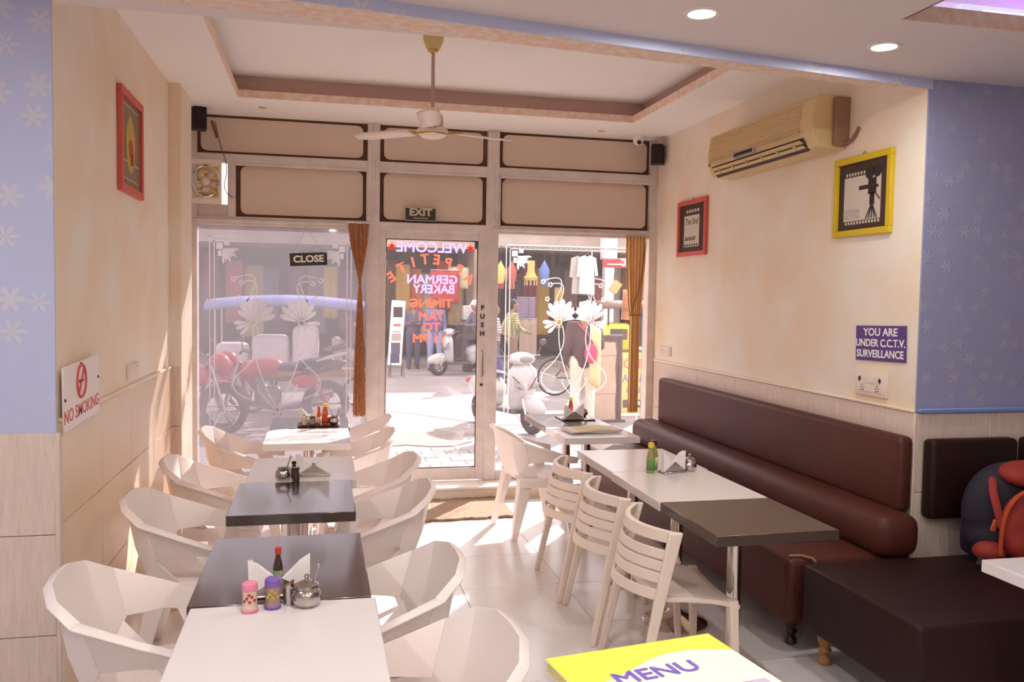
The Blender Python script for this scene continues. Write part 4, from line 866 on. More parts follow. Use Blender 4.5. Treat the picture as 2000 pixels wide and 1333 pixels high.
# ------------------------------------------------------------ people
skin = mat('skin', (150, 104, 80), .6); hairb = mat('black_hair', (30, 22, 22), .7); hairg = mat('grey_hair', (176, 160, 152), .8); shoe = mat('dark_shoes', (60, 46, 44), .6); eyem = mat('eyes', (24, 18, 18), .3)
def person(label, loc, rz, top, bottom, pose=None, hair=None, longs=True, scale=1.0, vest=None, cap=None, head_turn=0):
    t = thing('person', label, 'person', loc, rz); t.scale = (scale,)*3
    J = dict(pel=(0, 0, .92), ch=(0, 0, 1.24), nk=(0, 0, 1.45), hd=(.02, 0, 1.585))
    for s, k in ((1, 'l'), (-1, 'r')):
        J['hip'+k] = (0, s*.09, .90); J['kn'+k] = (.02, s*.10, .49); J['an'+k] = (-.01, s*.105, .085)
        J['sh'+k] = (0, s*.185, 1.385); J['el'+k] = (-.03, s*.235, 1.11); J['wr'+k] = (.05, s*.24, .87)
    J.update(pose or {}); V = {k: Vector(v) for k, v in J.items()}
    b = B()
    capsule(b, V['pel'], V['ch'], .105, .115); capsule(b, V['ch'], V['nk']-Vector((0, 0, .06)), .115, .08); capsule(b, V['nk']-Vector((0, 0, .05)), V['hd'], .052, .05)
    hd = V['hd']; ell(b, hd+Vector((-.005, 0, .025)), (.092, .074, .098)); ell(b, hd+Vector((.022, 0, -.045)), (.062, .055, .062))
    ell(b, hd+Vector((.095, 0, -.008)), (.018, .012, .022)); ell(b, hd+Vector((.088, 0, .03)), (.012, .045, .012)); ell(b, hd+Vector((.078, 0, -.052)), (.014, .026, .010))
    for s in (1, -1): ell(b, hd+Vector((-.005, s*.078, 0)), (.02, .010, .03))
    for k, s in (('l', 1), ('r', -1)):
        capsule(b, V['sh'+k], V['el'+k], .046, .037); capsule(b, V['el'+k], V['wr'+k], .036, .024)
        capsule(b, V['hip'+k], V['kn'+k], .078, .052); capsule(b, V['kn'+k], V['an'+k], .050, .034)
        d = (V['wr'+k]-V['el'+k]).normalized(); side = d.cross(Vector((0, 0, 1)))
        if side.length < .2: side = Vector((1, 0, 0))
        side.normalize(); nrm = side.cross(d).normalized(); w = V['wr'+k]
        for q in range(5): ell(b, w+d*(.025+.015*q)+side*(0), (.030, .030, .026), n=8)
        for q, (o, L) in enumerate(((-.030, .070), (-.010, .080), (.010, .075), (.030, .060))):
            p0 = w+d*.085+side*o; p1 = p0+d*L*.5+nrm*.006; p2 = p1+d*L*.4+nrm*.022; capsule(b, p0, p1, .009, .0085, 6); capsule(b, p1, p2, .0085, .007, 6)
        p0 = w+d*.035-side*.028; p1 = p0+d*.035-side*.026; capsule(b, p0, p1, .011, .010, 6); capsule(b, p1, p1+d*.028+nrm*.01, .010, .008, 6)
    b = fuse(b, .0105, 3); mk('body', b, skin, t, smooth=180)
    b = B(); capsule(b, V['pel']-Vector((0, 0, .02)), V['ch'], .135, .145); 
    for v_ in b.verts: v_.co.y *= 1.18
    capsule(b, V['ch'], V['nk']-Vector((0, 0, .09)), .14, .085)
    for k in 'lr':
        capsule(b, V['nk']-Vector((0, 0, .08)), V['sh'+k], .075, .066); capsule(b, V['ch'], V['sh'+k], .12, .062); capsule(b, V['sh'+k], V['el'+k], .064, .054)
        if longs: capsule(b, V['el'+k], V['wr'+k], .053, .040)
    b = fuse(b, .016, 5); sh_ = mk('shirt', b, top, t, smooth=180)
    if vest:
        b = B(); capsule(b, V['pel']+Vector((0, 0, .06)), V['ch'], .15, .155)
        for v_ in b.verts: v_.co.y *= 1.2
        capsule(b, V['ch'], V['nk']-Vector((0, 0, .12)), .155, .09); b = fuse(b, .018, 4); mk('vest', b, vest, t, smooth=180)
    b = B(); capsule(b, V['pel']+Vector((0, 0, .04)), V['pel']-Vector((0, 0, .04)), .125, .12)
    for v_ in b.verts: v_.co.y *= 1.12
    for k in 'lr': capsule(b, V['hip'+k], V['kn'+k], .105, .078); capsule(b, V['kn'+k], V['an'+k], .076, .062)
    b = fuse(b, .016, 4); mk('trousers', b, bottom, t, smooth=180)
    for k in 'lr':
        a = V['an'+k]; f = Vector((1, 0, 0)); b = B(); ell(b, a+f*.07-Vector((0, 0, .045)), (.125, .046, .040)); ell(b, a-Vector((0, 0, .02)), (.05, .042, .055)); b = fuse(b, .012, 3); mk('shoe', b, shoe, t, smooth=180)
    if not cap:
        b = B(); ell(b, hd+Vector((-.022, 0, .05)), (.098, .083, .092)); ell(b, hd+Vector((-.05, 0, .0)), (.065, .078, .08)); b = fuse(b, .012, 3); mk('hair', b, hair or hairb, t, smooth=180)
    else:
        b = B(); ell(b, hd+Vector((-.012, 0, .055)), (.125, .11, .105)); ell(b, hd+Vector((.10, 0, .03)), (.07, .08, .02)); b = fuse(b, .013, 3); mk('helmet', b, cap, t, smooth=180)
    b = B()
    for s in (1, -1): ell(b, hd+Vector((.080, s*.030, .012)), (.010, .012, .007), n=8)
    mk('eyes', b, eyem, t); return t
cl = lambda n, c: mat(n, c, .85, var=.12, vscale=9)
arms_x = dict(ell=(.03, .25, 1.12), wrl=(.20, -.03, 1.17), elr=(.03, -.25, 1.12), wrr=(.19, .04, 1.12))
person('man in slate jacket with folded arms behind the door glass', (2.17, 20.25, ZG), -PI/2+.1, cl('slate_jacket', (92, 84, 108)), cl('dark_denim', (78, 72, 100)), arms_x, scale=.97)
person('man in blue shirt, violet vest and pale jeans behind the door glass', (2.62, 19.75, ZG), -PI/2-.1, cl('blue_shirt', (108, 116, 160)), cl('pale_denim', (150, 152, 190)), dict(knl=(.05, .12, .49), anl=(.06, .15, .085)), vest=cl('violet_vest', (98, 84, 150)))
walk = dict(knl=(.14, .09, .50), anl=(.22, .09, .09), knr=(-.02, -.09, .48), anr=(-.26, -.09, .16), ell=(-.12, .24, 1.13), wrl=(.02, .24, .92), elr=(.05, -.24, 1.13), wrr=(.25, -.20, 1.05))
person('man in green checked shirt walking past the clear window', (3.86, 17.0, ZG), .12, checks('checked_shirt', (206, 194, 140), (128, 120, 84), 22, 'yz'), cl('khaki_trousers', (150, 122, 104)), walk)
person('youth in striped shirt walking behind the checked shirt man', (3.40, 16.6, ZG), .1, checks('striped_shirt', (206, 192, 200), (120, 104, 128), 18, 'z'), cl('blue_jeans', (104, 104, 158)), walk, scale=.94, longs=False)
bkm = person('grey haired man seen from behind beside the cardboard panel', (3.52, 11.05, ZG), PI/2-.15, cl('brown_jacket', (84, 56, 54)), cl('cream_trousers', (226, 212, 194)), dict(wrr=(.16, -.22, 1.05), anl=(.05, .12, .085)), hair=hairg)
b = B(); sheet(b, [[Vector((-.155+.02*math.sin(j), -.06-.03*j, 1.44-.02*i*i*.4-.09*i-.02*j)) for j in range(6)] for i in range(7)]); mods(mk('shawl', b, cl('cream_shawl', (228, 210, 160)), bkm, smooth=60), solid=.012)
b = B(); ell(b, (-.19, -.07, 1.02), (.05, .09, .14), n=14); tube(b, [(-.16, -.10, 1.15), (-.15, -.02, 1.30), (-.10, .1, 1.42)], .014, 6); mk('shoulder_bag', b, cl('magenta_bag', (190, 70, 104)), bkm, smooth=180)
sit = dict(pel=(-.05, 0, .92), ch=(0, 0, 1.22), hipl=(-.03, .09, .88), hipr=(-.03, -.09, .88), knl=(.36, .14, .80), knr=(.36, -.14, .80), anl=(.34, .14, .40), anr=(.34, -.14, .40), ell=(.16, .27, 1.12), wrl=(.40, .26, 1.12), elr=(.16, -.27, 1.12), wrr=(.40, -.26, 1.12), nk=(.05, 0, 1.44), hd=(.09, 0, 1.57))
# ------------------------------------------------------------ vehicles
rubber = mat('tyre', (62, 50, 48), .9); wpaint = mat('white_paint', (190, 184, 182), .3, coat=.5); dplas = mat('dark_grey_plastic', (84, 70, 68), .6); rpaint = mat('red_paint', (176, 50, 52), .3, coat=.5); lens_m = mat('headlamp_lens', (128, 122, 124), .1, coat=.8)
def wheel(t, c, R, w, name='wheel', spokes=6, rim=steel):
    M = Matrix.Translation(c) @ Matrix.Rotation(PI/2, 4, 'X')
    b = B(); lathe(b, [(R-w, -w*.5), (R-w*.35, -w*.55), (R, -w*.2), (R, w*.2), (R-w*.35, w*.55), (R-w, w*.5), (R-w, -w*.5)], 36, M, caps=False); o = mk(name, b, rubber, t)
    b = B()
    for k in range(spokes): a = k*2*PI/spokes; tube(b, [M @ Vector((.02*math.cos(a), .02*math.sin(a), 0)), M @ Vector(((R-w)*math.cos(a), (R-w)*math.sin(a), 0))], .012 if spokes < 10 else .0025, 5)
    cyl(b, M @ Vector((0, 0, -.03)), M @ Vector((0, 0, .03)), .04 if spokes < 10 else .02)
    tube(b, [M @ Vector(((R-w)*math.cos(k*PI/18), (R-w)*math.sin(k*PI/18), 0)) for k in range(36)], .012, 5, closed=True); mk('rim', b, rim, o); return o
def make_scooter(label, loc, rz, plate=None, stand=True):
    t = thing('scooter', label, 'scooter', loc, rz, 'white motor scooters')
    wheel(t, (.62, 0, .22), .22, .10); wheel(t, (-.58, 0, .22), .22, .11)
    b = B(); sheet(b, [[Vector((.43+.02*j2-.045*abs(s)*2.2+.06*(z-.3), s*w, z)) for s in (-1, -.7, -.35, 0, .35, .7, 1)] for z, w, j2 in ((.26, .12, 0), (.36, .17, 0), (.55, .215, 1), (.70, .235, 1.6), (.80, .22, 1.2), (.88, .13, .2))])
    ap = mods(mk('front_apron', b, wpaint, t, smooth=60), solid=.03)
    b = B(); ell(b, (.64, 0, .36), (.26, .085, .13), (0, .12, 0), 20); bx(b, (.5, -.05, .38), (.66, .05, .5)); b = fuse(b, .014, 4); mk('front_fender', b, wpaint, t, smooth=180)
    for s in (1, -1):
        b = B(); tube(b, [(.60, s*.075, .22), (.52, s*.075, .45)], .018, 8); mk('fork_leg', b, steel, t)
        b = B(); ell(b, (.515, s*.125, .61), (.02, .075, .035), (s*.5, 0, 0)); mk('indicator', b, lens_m, t)
        b = B(); tube(b, [(.36, s*.26, 1.0), (.33, s*.34, 1.12)], .007, 6); ell(b, (.33, s*.37, 1.17), (.015, .06, .045)); mk('mirror', b, dplas, t)
        b = B(); tube(b, [(.36, s*.16, .985), (.30, s*.34, .985)], .017, 8); mk('handle_grip', b, dplas, t)
    b = B(); ell(b, (.37, 0, .96), (.13, .20, .085), (0, .2, 0), 18); ell(b, (.37, 0, .90), (.08, .08, .1)); b = fuse(b, .014, 4); mk('handlebar_cowl', b, wpaint, t, smooth=180)
    b = B(); ell(b, (.475, 0, .955), (.035, .105, .05), (0, .2, 0), 16); mk('headlamp', b, lens_m, t, smooth=180)
    b = B(); box(b, (.48, 0, .60), (.02, .09, .07), .008, rot=(0, .1, 0)); mk('emblem', b, steel, t)
    for s in (1, -1): b = B(); tube(b, [(.492, s*.04, .56), (.485, s*.12, .66), (.455, s*.20, .74)], .008, 6); mk('apron_crease', b, dplas, t)
    b = B(); bx(b, (-.15, -.16, .24), (.42, .16, .30), .02, 2); mk('footboard', b, dplas, t)
    b = B(); ell(b, (-.45, 0, .52), (.42, .17, .20), n=20); ell(b, (-.25, 0, .42), (.16, .14, .2)); b = fuse(b, .018, 5); mk('rear_body', b, wpaint, t, smooth=180)
    b = B(); ell(b, (-.42, 0, .725), (.38, .15, .038), n=18); mk('seat', b, black, t, smooth=180)
    b = B(); ell(b, (-.86, 0, .58), (.05, .1, .05)); mk('tail_lamp', b, rpaint, t)
    if stand: b = B(); tube(b, [(.0, .14, .25), (.06, .26, .02), (.0, .30, .012)], .012, 6); mk('side_stand', b, steel, t)
    if plate: b = B(); box(b, (.462, 0, .765), (.006, .20, .05), .002, rot=(0, .1, 0)); pl = mk('number_plate', b, paperw, t); text('plate_letters', plate, .042, greyp, pl, Matrix.Translation((.4675, 0, .765)) @ Matrix.Rotation(PI/2, 4, 'Z') @ Matrix.Rotation(PI/2, 4, 'X'), ext=.0006)
    return t
make_scooter('white scooter parked outside the clear window, facing the cafe', (2.43, 11.05, ZG), -PI/2+.38, 'AKT981')
s2_ = make_scooter('white scooter ridden by the helmeted man beyond the door', (3.13, 18.75, ZG), PI+.35, stand=False)
rd_ = person('scooter rider in grey jacket and white helmet beyond the door', (3.13+.36, 18.75+.13, ZG), PI+.35, cl('grey_jacket', (106, 100, 118)), cl('dark_trousers', (70, 60, 68)), {k: (v[0], v[1], v[2]+.06) for k, v in sit.items()} | dict(shl=(.04, .185, 1.43), shr=(.04, -.185, 1.43), knl=(.44, .16, .86), knr=(.44, -.16, .86), anl=(.50, .11, .42), anr=(.50, -.11, .42)), cap=wpaint, scale=.95)
b = B(); box(b, (3.42, 19.5, 1.30), (.36, .3, .34), .02); o = tag(mk('delivery_box', b, wpaint), 'white box standing high behind the scooter rider', 'box'); b = B(); box(b, (3.42, 19.5, .525), (.30, .26, 1.2), .01); mk('plinth', b, dplas, o)
# motorcycles
def make_motorcycle(label, loc, rz):
    t = thing('motorcycle', label, 'motorcycle', loc, rz, 'red motorcycles'); W_ = .31
    wheel(t, (.64, 0, W_), W_, .09); wheel(t, (-.64, 0, W_), W_, .11)
    b = B(); ell(b, (.17, 0, .80), (.27, .15, .13), (0, .12, 0), 20); ell(b, (.34, 0, .76), (.14, .15, .14)); b = fuse(b, .014, 5); mk('fuel_tank', b, rpaint, t, smooth=180)
    b = B(); ell(b, (.60, 0, .90), (.13, .13, .13)); ell(b, (.66, 0, .85), (.09, .12, .14)); b = fuse(b, .014, 5); mk('headlamp_cowl', b, rpaint, t, smooth=180)
    b = B(); ell(b, (.735, 0, .86), (.025, .08, .07)); mk('headlamp', b, lens_m, t)
    b = B(); rows = [[Vector((.64+.36*math.cos(a), y, W_+.36*math.sin(a))) for y in (-.06, 0, .06)] for a in [.3+k*.2 for k in range(9)]]; sheet(b, rows); mods(mk('front_fender', b, rpaint, t, smooth=60), solid=.012)
    for s in (1, -1):
        b = B(); tube(b, [(.64, s*.085, W_), (.47, s*.085, .88)], .022, 8); mk('fork_leg', b, steel, t)
        b = B(); tube(b, [(.45, s*.05, .98), (.42, s*.2, 1.03), (.33, s*.36, 1.02)], .014, 8); mk('handlebar', b, dplas, t)
        b = B(); tube(b, [(.42, s*.26, 1.03), (.42, s*.30, 1.17)], .006, 6); ell(b, (.42, s*.33, 1.2), (.012, .055, .035)); mk('mirror', b, dplas, t)
        b = B(); tube(b, [(-.64, s*.09, W_), (-.45, s*.13, .70)], .024, 8); mk('rear_shock', b, rpaint, t)
        b = B(); ell(b, (-.35, s*.12, .62), (.16, .03, .09)); mk('side_cover', b, rpaint, t, smooth=180)
    b = B(); ell(b, (-.15, 0, .80), (.24, .13, .06), n=16); ell(b, (-.48, 0, .86), (.28, .12, .06), (0, .12, 0), 16); b = fuse(b, .014, 4); mk('seat', b, mat('blue_black_seat', (52, 44, 62), .5), t, smooth=180)
    b = B(); ell(b, (-.66, 0, .80), (.26, .09, .07), (0, .25, 0), 16); mk('tail', b, dplas, t, smooth=180)
    b = B(); tube(b, [(-.5, .1, .88), (-.86, .1, .97), (-.92, 0, .98), (-.86, -.1, .97), (-.5, -.1, .88)], .014, 8); mk('grab_rail', b, steel, t)
    b = B(); box(b, (.10, 0, .42), (.34, .22, .28), .05); cyl(b, (.18, 0, .5), (.30, 0, .70), .09); b = fuse(b, .016, 2); mk('engine', b, mat('engine_grey', (120, 108, 104), .5, .6), t, smooth=60)
    b = B(); tube(b, [(.30, -.12, .5), (.32, -.14, .3), (.1, -.16, .25), (-.35, -.17, .30), (-.75, -.18, .42)], [.02, .02, .025, .045, .05], 10); mk('exhaust', b, steel, t)
    b = B(); tube(b, [(.46, 0, .86), (.25, 0, .66), (-.1, 0, .64), (-.5, 0, .74)], .03, 8); tube(b, [(.46, 0, .86), (.36, 0, .35), (.0, 0, .25), (-.64, 0, W_)], .025, 8); mk('frame', b, dplas, t)
    return t
make_motorcycle('red motorcycle with dark seat parked beyond the milky window', (-.56, 11.35, ZG), PI+.12)
mm = make_motorcycle('red motorcycle cut by the left pillar, nearest the milky window', (-1.75, 10.55, ZG), .42)
# cycle cart with blue canopy
ca = thing('canopy_cart', 'cart with a pale blue canopy passing beyond the milky window', 'cart', (-.4, 13.4, ZG))
b = B(); rows = [[Vector((-1.25+2.3*i/14, -.5+1.0*j/5, 1.60+.13*math.sin(PI*min(1, .12+i/14*.75))-.03*abs(j-2.5)+(-.06 if j in (0, 5) else 0))) for j in range(6)] for i in range(15)]
sheet(b, rows); mods(mk('canopy', b, mat('pale_blue_cloth', (150, 160, 214), .8), ca, smooth=60), solid=.05)
for x in (-1.1, .95):
    for y in (-.42, .42): b = B(); cyl(b, (x, y, .55), (x, y, 1.66), .014, n=8); mk('canopy_post', b, steel, ca)
b = B(); box(b, (0, 0, .55), (2.44, .84, .07), .01); mk('bed', b, wood, ca)
for y in (-.5, .5): wheel(ca, (-.6, y, .34), .34, .04, 'cart_wheel', 16); 
wheel(ca, (.98, 0, .24), .24, .04, 'cart_wheel', 16)
b = B(); tube(b, [(.98, .035, .24), (.98, .035, .52)], .02, 8); tube(b, [(.98, -.035, .24), (.98, -.035, .52)], .02, 8); mk('steering_fork', b, steel, ca)
for k, (x, z, sx_, sz) in enumerate(((-.34, .86, .27, .27), (.18, .93, .20, .34), (-.90, .80, .24, .21))):
    b = B(); box(b, (0, 0, 0), (sx_*2, .5, sz*2), .09, seg=3); b = fuse(b, .03, 6); tag(mk('white_sack', b, mat('sack_white', (222, 212, 214), .8, bump=.5, bscale=8), loc=(-.4+x, 13.4, ZG+.59+sz), smooth=180), ('largest white sack in the middle of the cart', 'tall white sack at the right end of the cart load', 'small white sack at the left of the cart load')[k], 'sack', 'sacks on the cart')
seat_p = {k: (v[0], v[1], v[2]-.165) for k, v in sit.items()} | dict(shl=(.03, .185, 1.215), shr=(.03, -.185, 1.215), hipl=(-.03, .09, .73), hipr=(-.03, -.09, .73), knl=(.31, .14, 1.03), knr=(.31, -.14, 1.03), anl=(.27, .14, .675), anr=(.27, -.14, .675), ell=(.12, .29, 1.0), elr=(.12, -.29, 1.0), wrl=(.36, .25, .93), wrr=(.36, -.25, .93))
person('seated passenger in dark top and beige trousers on the cart', (.55, 13.4, ZG), PI, cl('dusk_top', (98, 84, 92)), cl('beige_trousers', (206, 190, 172)), seat_p)
# bicycle
bi = thing('bicycle', 'black bicycle leaning in the street beyond the clear window', 'bicycle', (4.65, 14.6, ZG), 0)
wheel(bi, (-.53, 0, .335), .335, .035, spokes=20); wheel(bi, (.53, 0, .335), .335, .035, spokes=20)
b = B()
for a, c in (((-.53, 0, .335), (-.05, 0, .30)), ((-.05, 0, .30), (-.20, 0, .82)), ((-.05, 0, .30), (.36, 0, .74)), ((-.18, 0, .76), (.34, 0, .80)), ((-.53, 0, .335), (-.18, 0, .76)), ((.53, 0, .335), (.33, 0, .90))): tube(b, [a, c], .015, 8)
mk('frame', b, dplas, bi)
b = B(); tube(b, [(.36, -.26, 1.02), (.42, -.2, 1.0), (.32, 0, .92), (.42, .2, 1.0), (.36, .26, 1.02)], .011, 8); mk('handlebar', b, steel, bi)
b = B(); ell(b, (-.22, 0, .86), (.13, .08, .04)); mk('saddle', b, black, bi)
b = B(); tube(b, [(-.05+.09*math.cos(k*PI/10), .03, .30+.09*math.sin(k*PI/10)) for k in range(20)], .006, 5, closed=True); mk('chainring', b, steel, bi)
for w_ in (-.53, .53):
    b = B(); sheet(b, [[Vector((w_+.37*math.cos(a), y, .335+.37*math.sin(a))) for y in (-.025, 0, .025)] for a in [.4+k*.2 for k in range(12)]]); mods(mk('mudguard', b, dplas, bi, smooth=60), solid=.004)
# auto rickshaw
au = thing('auto_rickshaw', 'yellow and green auto rickshaw behind the tan curtain', 'vehicle', (6.25, 15.6, ZG), 0)
yel = mat('taxi_yellow', (214, 202, 70), .4); grn = mat('taxi_green', (70, 130, 84), .4)
b = B(); bx(b, (-1.05, -.62, .28), (1.0, .62, .80), .10, 3); mk('lower_body', b, grn, au)
b = B(); bx(b, (-1.08, -.63, .78), (-.55, .63, 1.30), .08, 3); rb = mk('rear_panel', b, yel, au)
b = B(); box(b, (-.80, -.635, 1.10), (.34, .02, .2), .01); mk('side_window', b, dplas, rb)
b = B(); sheet(b, [[Vector((x, -.66+1.32*j/6, 1.62+.10*math.sin(PI*j/6)-.02*abs(x))) for j in range(7)] for x in (-1.12, -.5, .2, .75)]); mods(mk('roof', b, mat('brown_hood', (128, 96, 84), .8), au, smooth=60), solid=.05)
for x in (-1.0, .70):
    for y in (-.6, .6): b = B(); tube(b, [(x, y, .78), (x+(.0 if x < 0 else -.12), y, 1.62)], .02, 8); mk('roof_post', b, dplas, au)
b = B(); sheet(b, [[(.95, -.5, .78), (.95, .5, .78)], [(.66, -.5, 1.58), (.66, .5, 1.58)]]); mods(mk('windscreen', b, clear, au, smooth=0), solid=.006)
wheel(au, (-.65, -.55, .23), .23, .11); wheel(au, (-.65, .55, .23), .23, .11); wheel(au, (.82, 0, .23), .23, .11)
b = B(); bx(b, (-.9, -.5, .62), (-.35, .5, .86), .05, 2); mk('rear_seat', b, black, au)
person('seated person in dark patterned clothes in front of the auto rickshaw', (5.90, 14.33, ZG+.015), -PI/2+.3, checks('dark_pattern', (104, 74, 74), (140, 112, 96), 14, 'xz'), cl('olive_wrap', (160, 146, 84)), {k: (v[0], v[1], v[2]-.265) for k, v in sit.items()} | dict(shl=(.03, .185, 1.115), shr=(.03, -.185, 1.115), knl=(.38, .14, .60), knr=(.38, -.14, .60), anl=(.40, .14, .085), anr=(.40, -.14, .085)))
b = B(); box(b, (5.88, 14.35, ZG+.23), (.42, .42, .46), .02); cr_ = tag(mk('crate_seat', b, wood), 'wooden crate under the seated person near the auto rickshaw', 'crate')
for z in (.08, .23, .38): b = B(); box(b, (5.88, 14.35, ZG+z), (.44, .44, .06), .006); mk('slat', b, wood, cr_)
# cardboard panel on a dark stand, yellow board, standee
cp_ = thing('cardboard_panel', 'tall cardboard sheet on a dark metal stand outside the clear window', 'panel', (3.97, 11.45, ZG), .12)
cardm = mat('cardboard', (196, 172, 150), .9, var=.12, vscale=5)
b = B(); pts = [(-.20, .02), (.17, .01), (.155, .25), (.17, .5), (.15, .78), (.165, 1.0), (.14, 1.14), (-.19, 1.15), (-.205, .6)]; prism(b, pts, .012, Matrix.Translation((0, -.02, 0)) @ Matrix.Rotation(PI/2, 4, 'X')); cd_ = mk('cardboard_sheet', b, cardm, cp_)
for z in (.40, .95): b = B(); box(b, (-.02, -.0335, z), (.36, .002, .008)); mk('fold_line', b, mat('fold', (150, 124, 106), .9), cd_)
for x in (-.21, .24): b = B(); bx(b, (x-.03, -.01, 0), (x+.03, .05, 1.22)); mk('post', b, dplas, cp_)
b = B(); bx(b, (-.25, -.03, 1.20), (.28, .06, 1.245)); mk('top_bar', b, dplas, cp_); b = B(); bx(b, (-.21, 0, .0), (.24, .04, 1.2)); mk('back_board', b, mat('rust_board', (120, 92, 84), .9), cp_); b = B(); bx(b, (-.24, -.15, 0), (.27, .2, .03)); mk('foot', b, dplas, cp_)
ys = thing('yellow_board', 'yellow advertising board with pink and blue capitals behind the tan curtain', 'sign', (4.62, 12.0, ZG), -.05)
b = B(); bx(b, (-.31, 0, .03), (.31, .03, .95), .004); mk('panel', b, mat('board_yellow', (222, 200, 120), .7), ys)
for w_, z, s_, m_ in (('MONEY', .78, .2, mat('board_pink', (206, 120, 120), .7)), ('AIR &', .56, .17, mat('board_blue', (130, 130, 170), .7)), ('CO', .38, .17, MATS['board_blue'])): text('lettering', w_, s_, m_, ys, fy(0, -.002, z), ext=.001, bold=.004, sx=.86)
b = B(); bx(b, (-.16, -.004, .12), (.20, 0, .24)); db_ = mk('dark_strip', b, dplas, ys); text('lettering', 'CAR', .10, paperw, db_, fy(.02, -.006, .18), ext=.001, bold=.002)
for x in (-.25, .25): b = B(); box(b, (x, .12, .25), (.03, .03, .56), rot=(-.45, 0, 0)); mk('prop_leg', b, dplas, ys)
sd = thing('standee', 'narrow white roll-up standee with dark print across the street', 'sign', (1.60, 18.3, ZG), .1)
b = B(); box(b, (0, 0, .95), (.30, .02, 1.40), .003, rot=(0, .06, 0)); bn = mk('banner', b, paperw, sd)
for z, h, c in ((1.40, .22, 'poster_ink'), (1.12, .05, 'sign_red'), (.98, .03, 'poster_grey_letters'), (.86, .16, 'poster_grey_letters'), (.62, .24, 'slate_jacket'), (.40, .2, 'dark_denim')): b = B(); box(b, (.06*(z-.95), -.013, z), (.20 if h > .06 else .16, .003, h)); mk('printed_block', b, MATS[c], bn, smooth=0)
for x in (-.12, .12):
    b = B(); tube(b, [(x, 0, .30), (x*1.2, -.14, .0)], .012, 6); tube(b, [(x, 0, .30), (x*1.2, .14, .0)], .012, 6); mk('foot', b, dplas, sd)
# ------------------------------------------------------------ opposite shops
SY = 20.9
shopd = mat('dark_shop_wall', (70, 52, 52), .9, var=.2, vscale=2); plast = mat('street_plaster', (190, 172, 160), .9, var=.2, vscale=1.2); shut = mat('shutter_grey', (170, 158, 152), .6)
def building(label, x0, x1, h, m, zs=2.95):
    t = thing('shop_building', label, 'building', ((x0+x1)/2, SY, ZG)); a, c = -(x1-x0)/2, (x1-x0)/2
    b = B(); bx(b, (a, 2.6, 0), (c, 2.8, h)); mk('back_wall', b, shopd, t, smooth=0)
    for x in (a, c-.25): b = B(); bx(b, (x, 0, 0), (x+.25, 2.8, h)); mk('pier', b, m, t, smooth=0)
    b = B(); bx(b, (a, 0, zs), (c, 2.8, zs+.2)); mk('lintel', b, m, t, smooth=0)
    b = B(); bx(b, (a, 0, zs+.2), (c, .3, h)); mk('upper_wall', b, m, t, smooth=0)
    b = B(); bx(b, (a+.005, -.1, h), (c-.005, 2.9, h+.1)); mk('roof', b, m, t, smooth=0)
    b = B(); bx(b, (a, -.3, -.02), (c, 2.8, .12)); mk('plinth', b, gm, t, smooth=0)
    return t
b1 = building('plastered shop building opposite the milky window', -7.5, 1.2, 3.7, plast)
b2_ = building('shop building with shadowed bay opposite the door', 1.2, 4.0, 3.6, mat('ochre_plaster', (186, 160, 140), .9, var=.2, vscale=1.5))
b3 = building('wide clothes shop building opposite the clear window', 4.0, 9.2, 3.8, plast, 3.0)
building('plain building at the right end of the street', 9.2, 16, 3.7, plast); building('plain building at the left end of the street', -15, -7.5, 3.6, plast)
aw = thing('awning', 'pale corrugated awning over the clothes shop', 'awning', (5.4, SY-.38, ZG+3.02)); 
for k in range(20): b = B(); box(b, (-1.3+k*.13, 0, .0), (.10, .72, .035), .01, rot=(.12, 0, 0)); mk('awning_strip', b, shut, aw)
for x in (-1.3, 1.2): b = B(); cyl(b, (x, -.3, -3.02), (x, -.3, -.05), .025, n=8); mk('awning_post', b, steel, aw)
b = B(); bx(b, (6.9, SY-.75, ZG+2.75), (7.25, SY-.45, ZG+3.9)); bx(b, (6.95, SY-.7, ZG+.0), (7.2, SY-.5, ZG+2.75)); tag(mk('white_pillar', b, paperw, smooth=0), 'white pillar of the clothes shop front', 'pillar')
# goods: hanging cloths, lanterns, kurtas
def cloth(label, x, y, z1, w, h, c, name='hanging_cloth', ph=0):
    b = B(); rows = [[Vector((-w/2+w*j/10, .02*math.sin(j*1.4+ph)+.01*i/6, -h*i/6)) for j in range(11)] for i in range(7)]
    sheet(b, rows); t = thing(name, label, 'cloth', (x, y, ZG+z1), 0, 'cloths hanging in the opposite shops')
    mods(mk('fabric', b, c, t, smooth=60), solid=.012); b = B(); cyl(b, (-w/2, 0, .01), (w/2, 0, .01), .012, n=8); mk('hanging_bar', b, steel, t)
    if y < SY: b = B(); tube(b, [(0, 0, .01), (0, -.06, (2.944-z1)*.9), (0, SY+.05-y, 2.944-z1)], .004, 5); mk('cord', b, dplas, t)
goods = [(-2.6, 'maroon', (120, 52, 56)), (-2.1, 'rose', (196, 110, 116)), (-1.65, 'straw', (206, 184, 130)), (-1.2, 'slate', (96, 92, 116)), (-.6, 'plum', (110, 70, 96)), (-.1, 'grey', (150, 140, 146)), (.25, 'gold', (206, 178, 92)), (.66, 'mulberry', (140, 78, 104)),
 (1.73, 'brown', (120, 88, 76)), (2.05, 'mustard', (188, 146, 76)), (2.35, 'orange', (206, 104, 60)), (2.72, 'ivory', (214, 200, 176)), (3.1, 'crimson', (156, 48, 48)), (3.48, 'sand', (198, 172, 128)),
 (4.5, 'umber', (96, 70, 62)), (5.0, 'charcoal', (76, 66, 70)), (5.45, 'wine', (128, 56, 66)), (5.85, 'amber', (206, 164, 70)), (6.55, 'cocoa', (104, 76, 66)), (7.5, 'brick', (150, 76, 62)), (7.9, 'stone', (176, 164, 150)), (8.4, 'indigo', (80, 76, 118))]
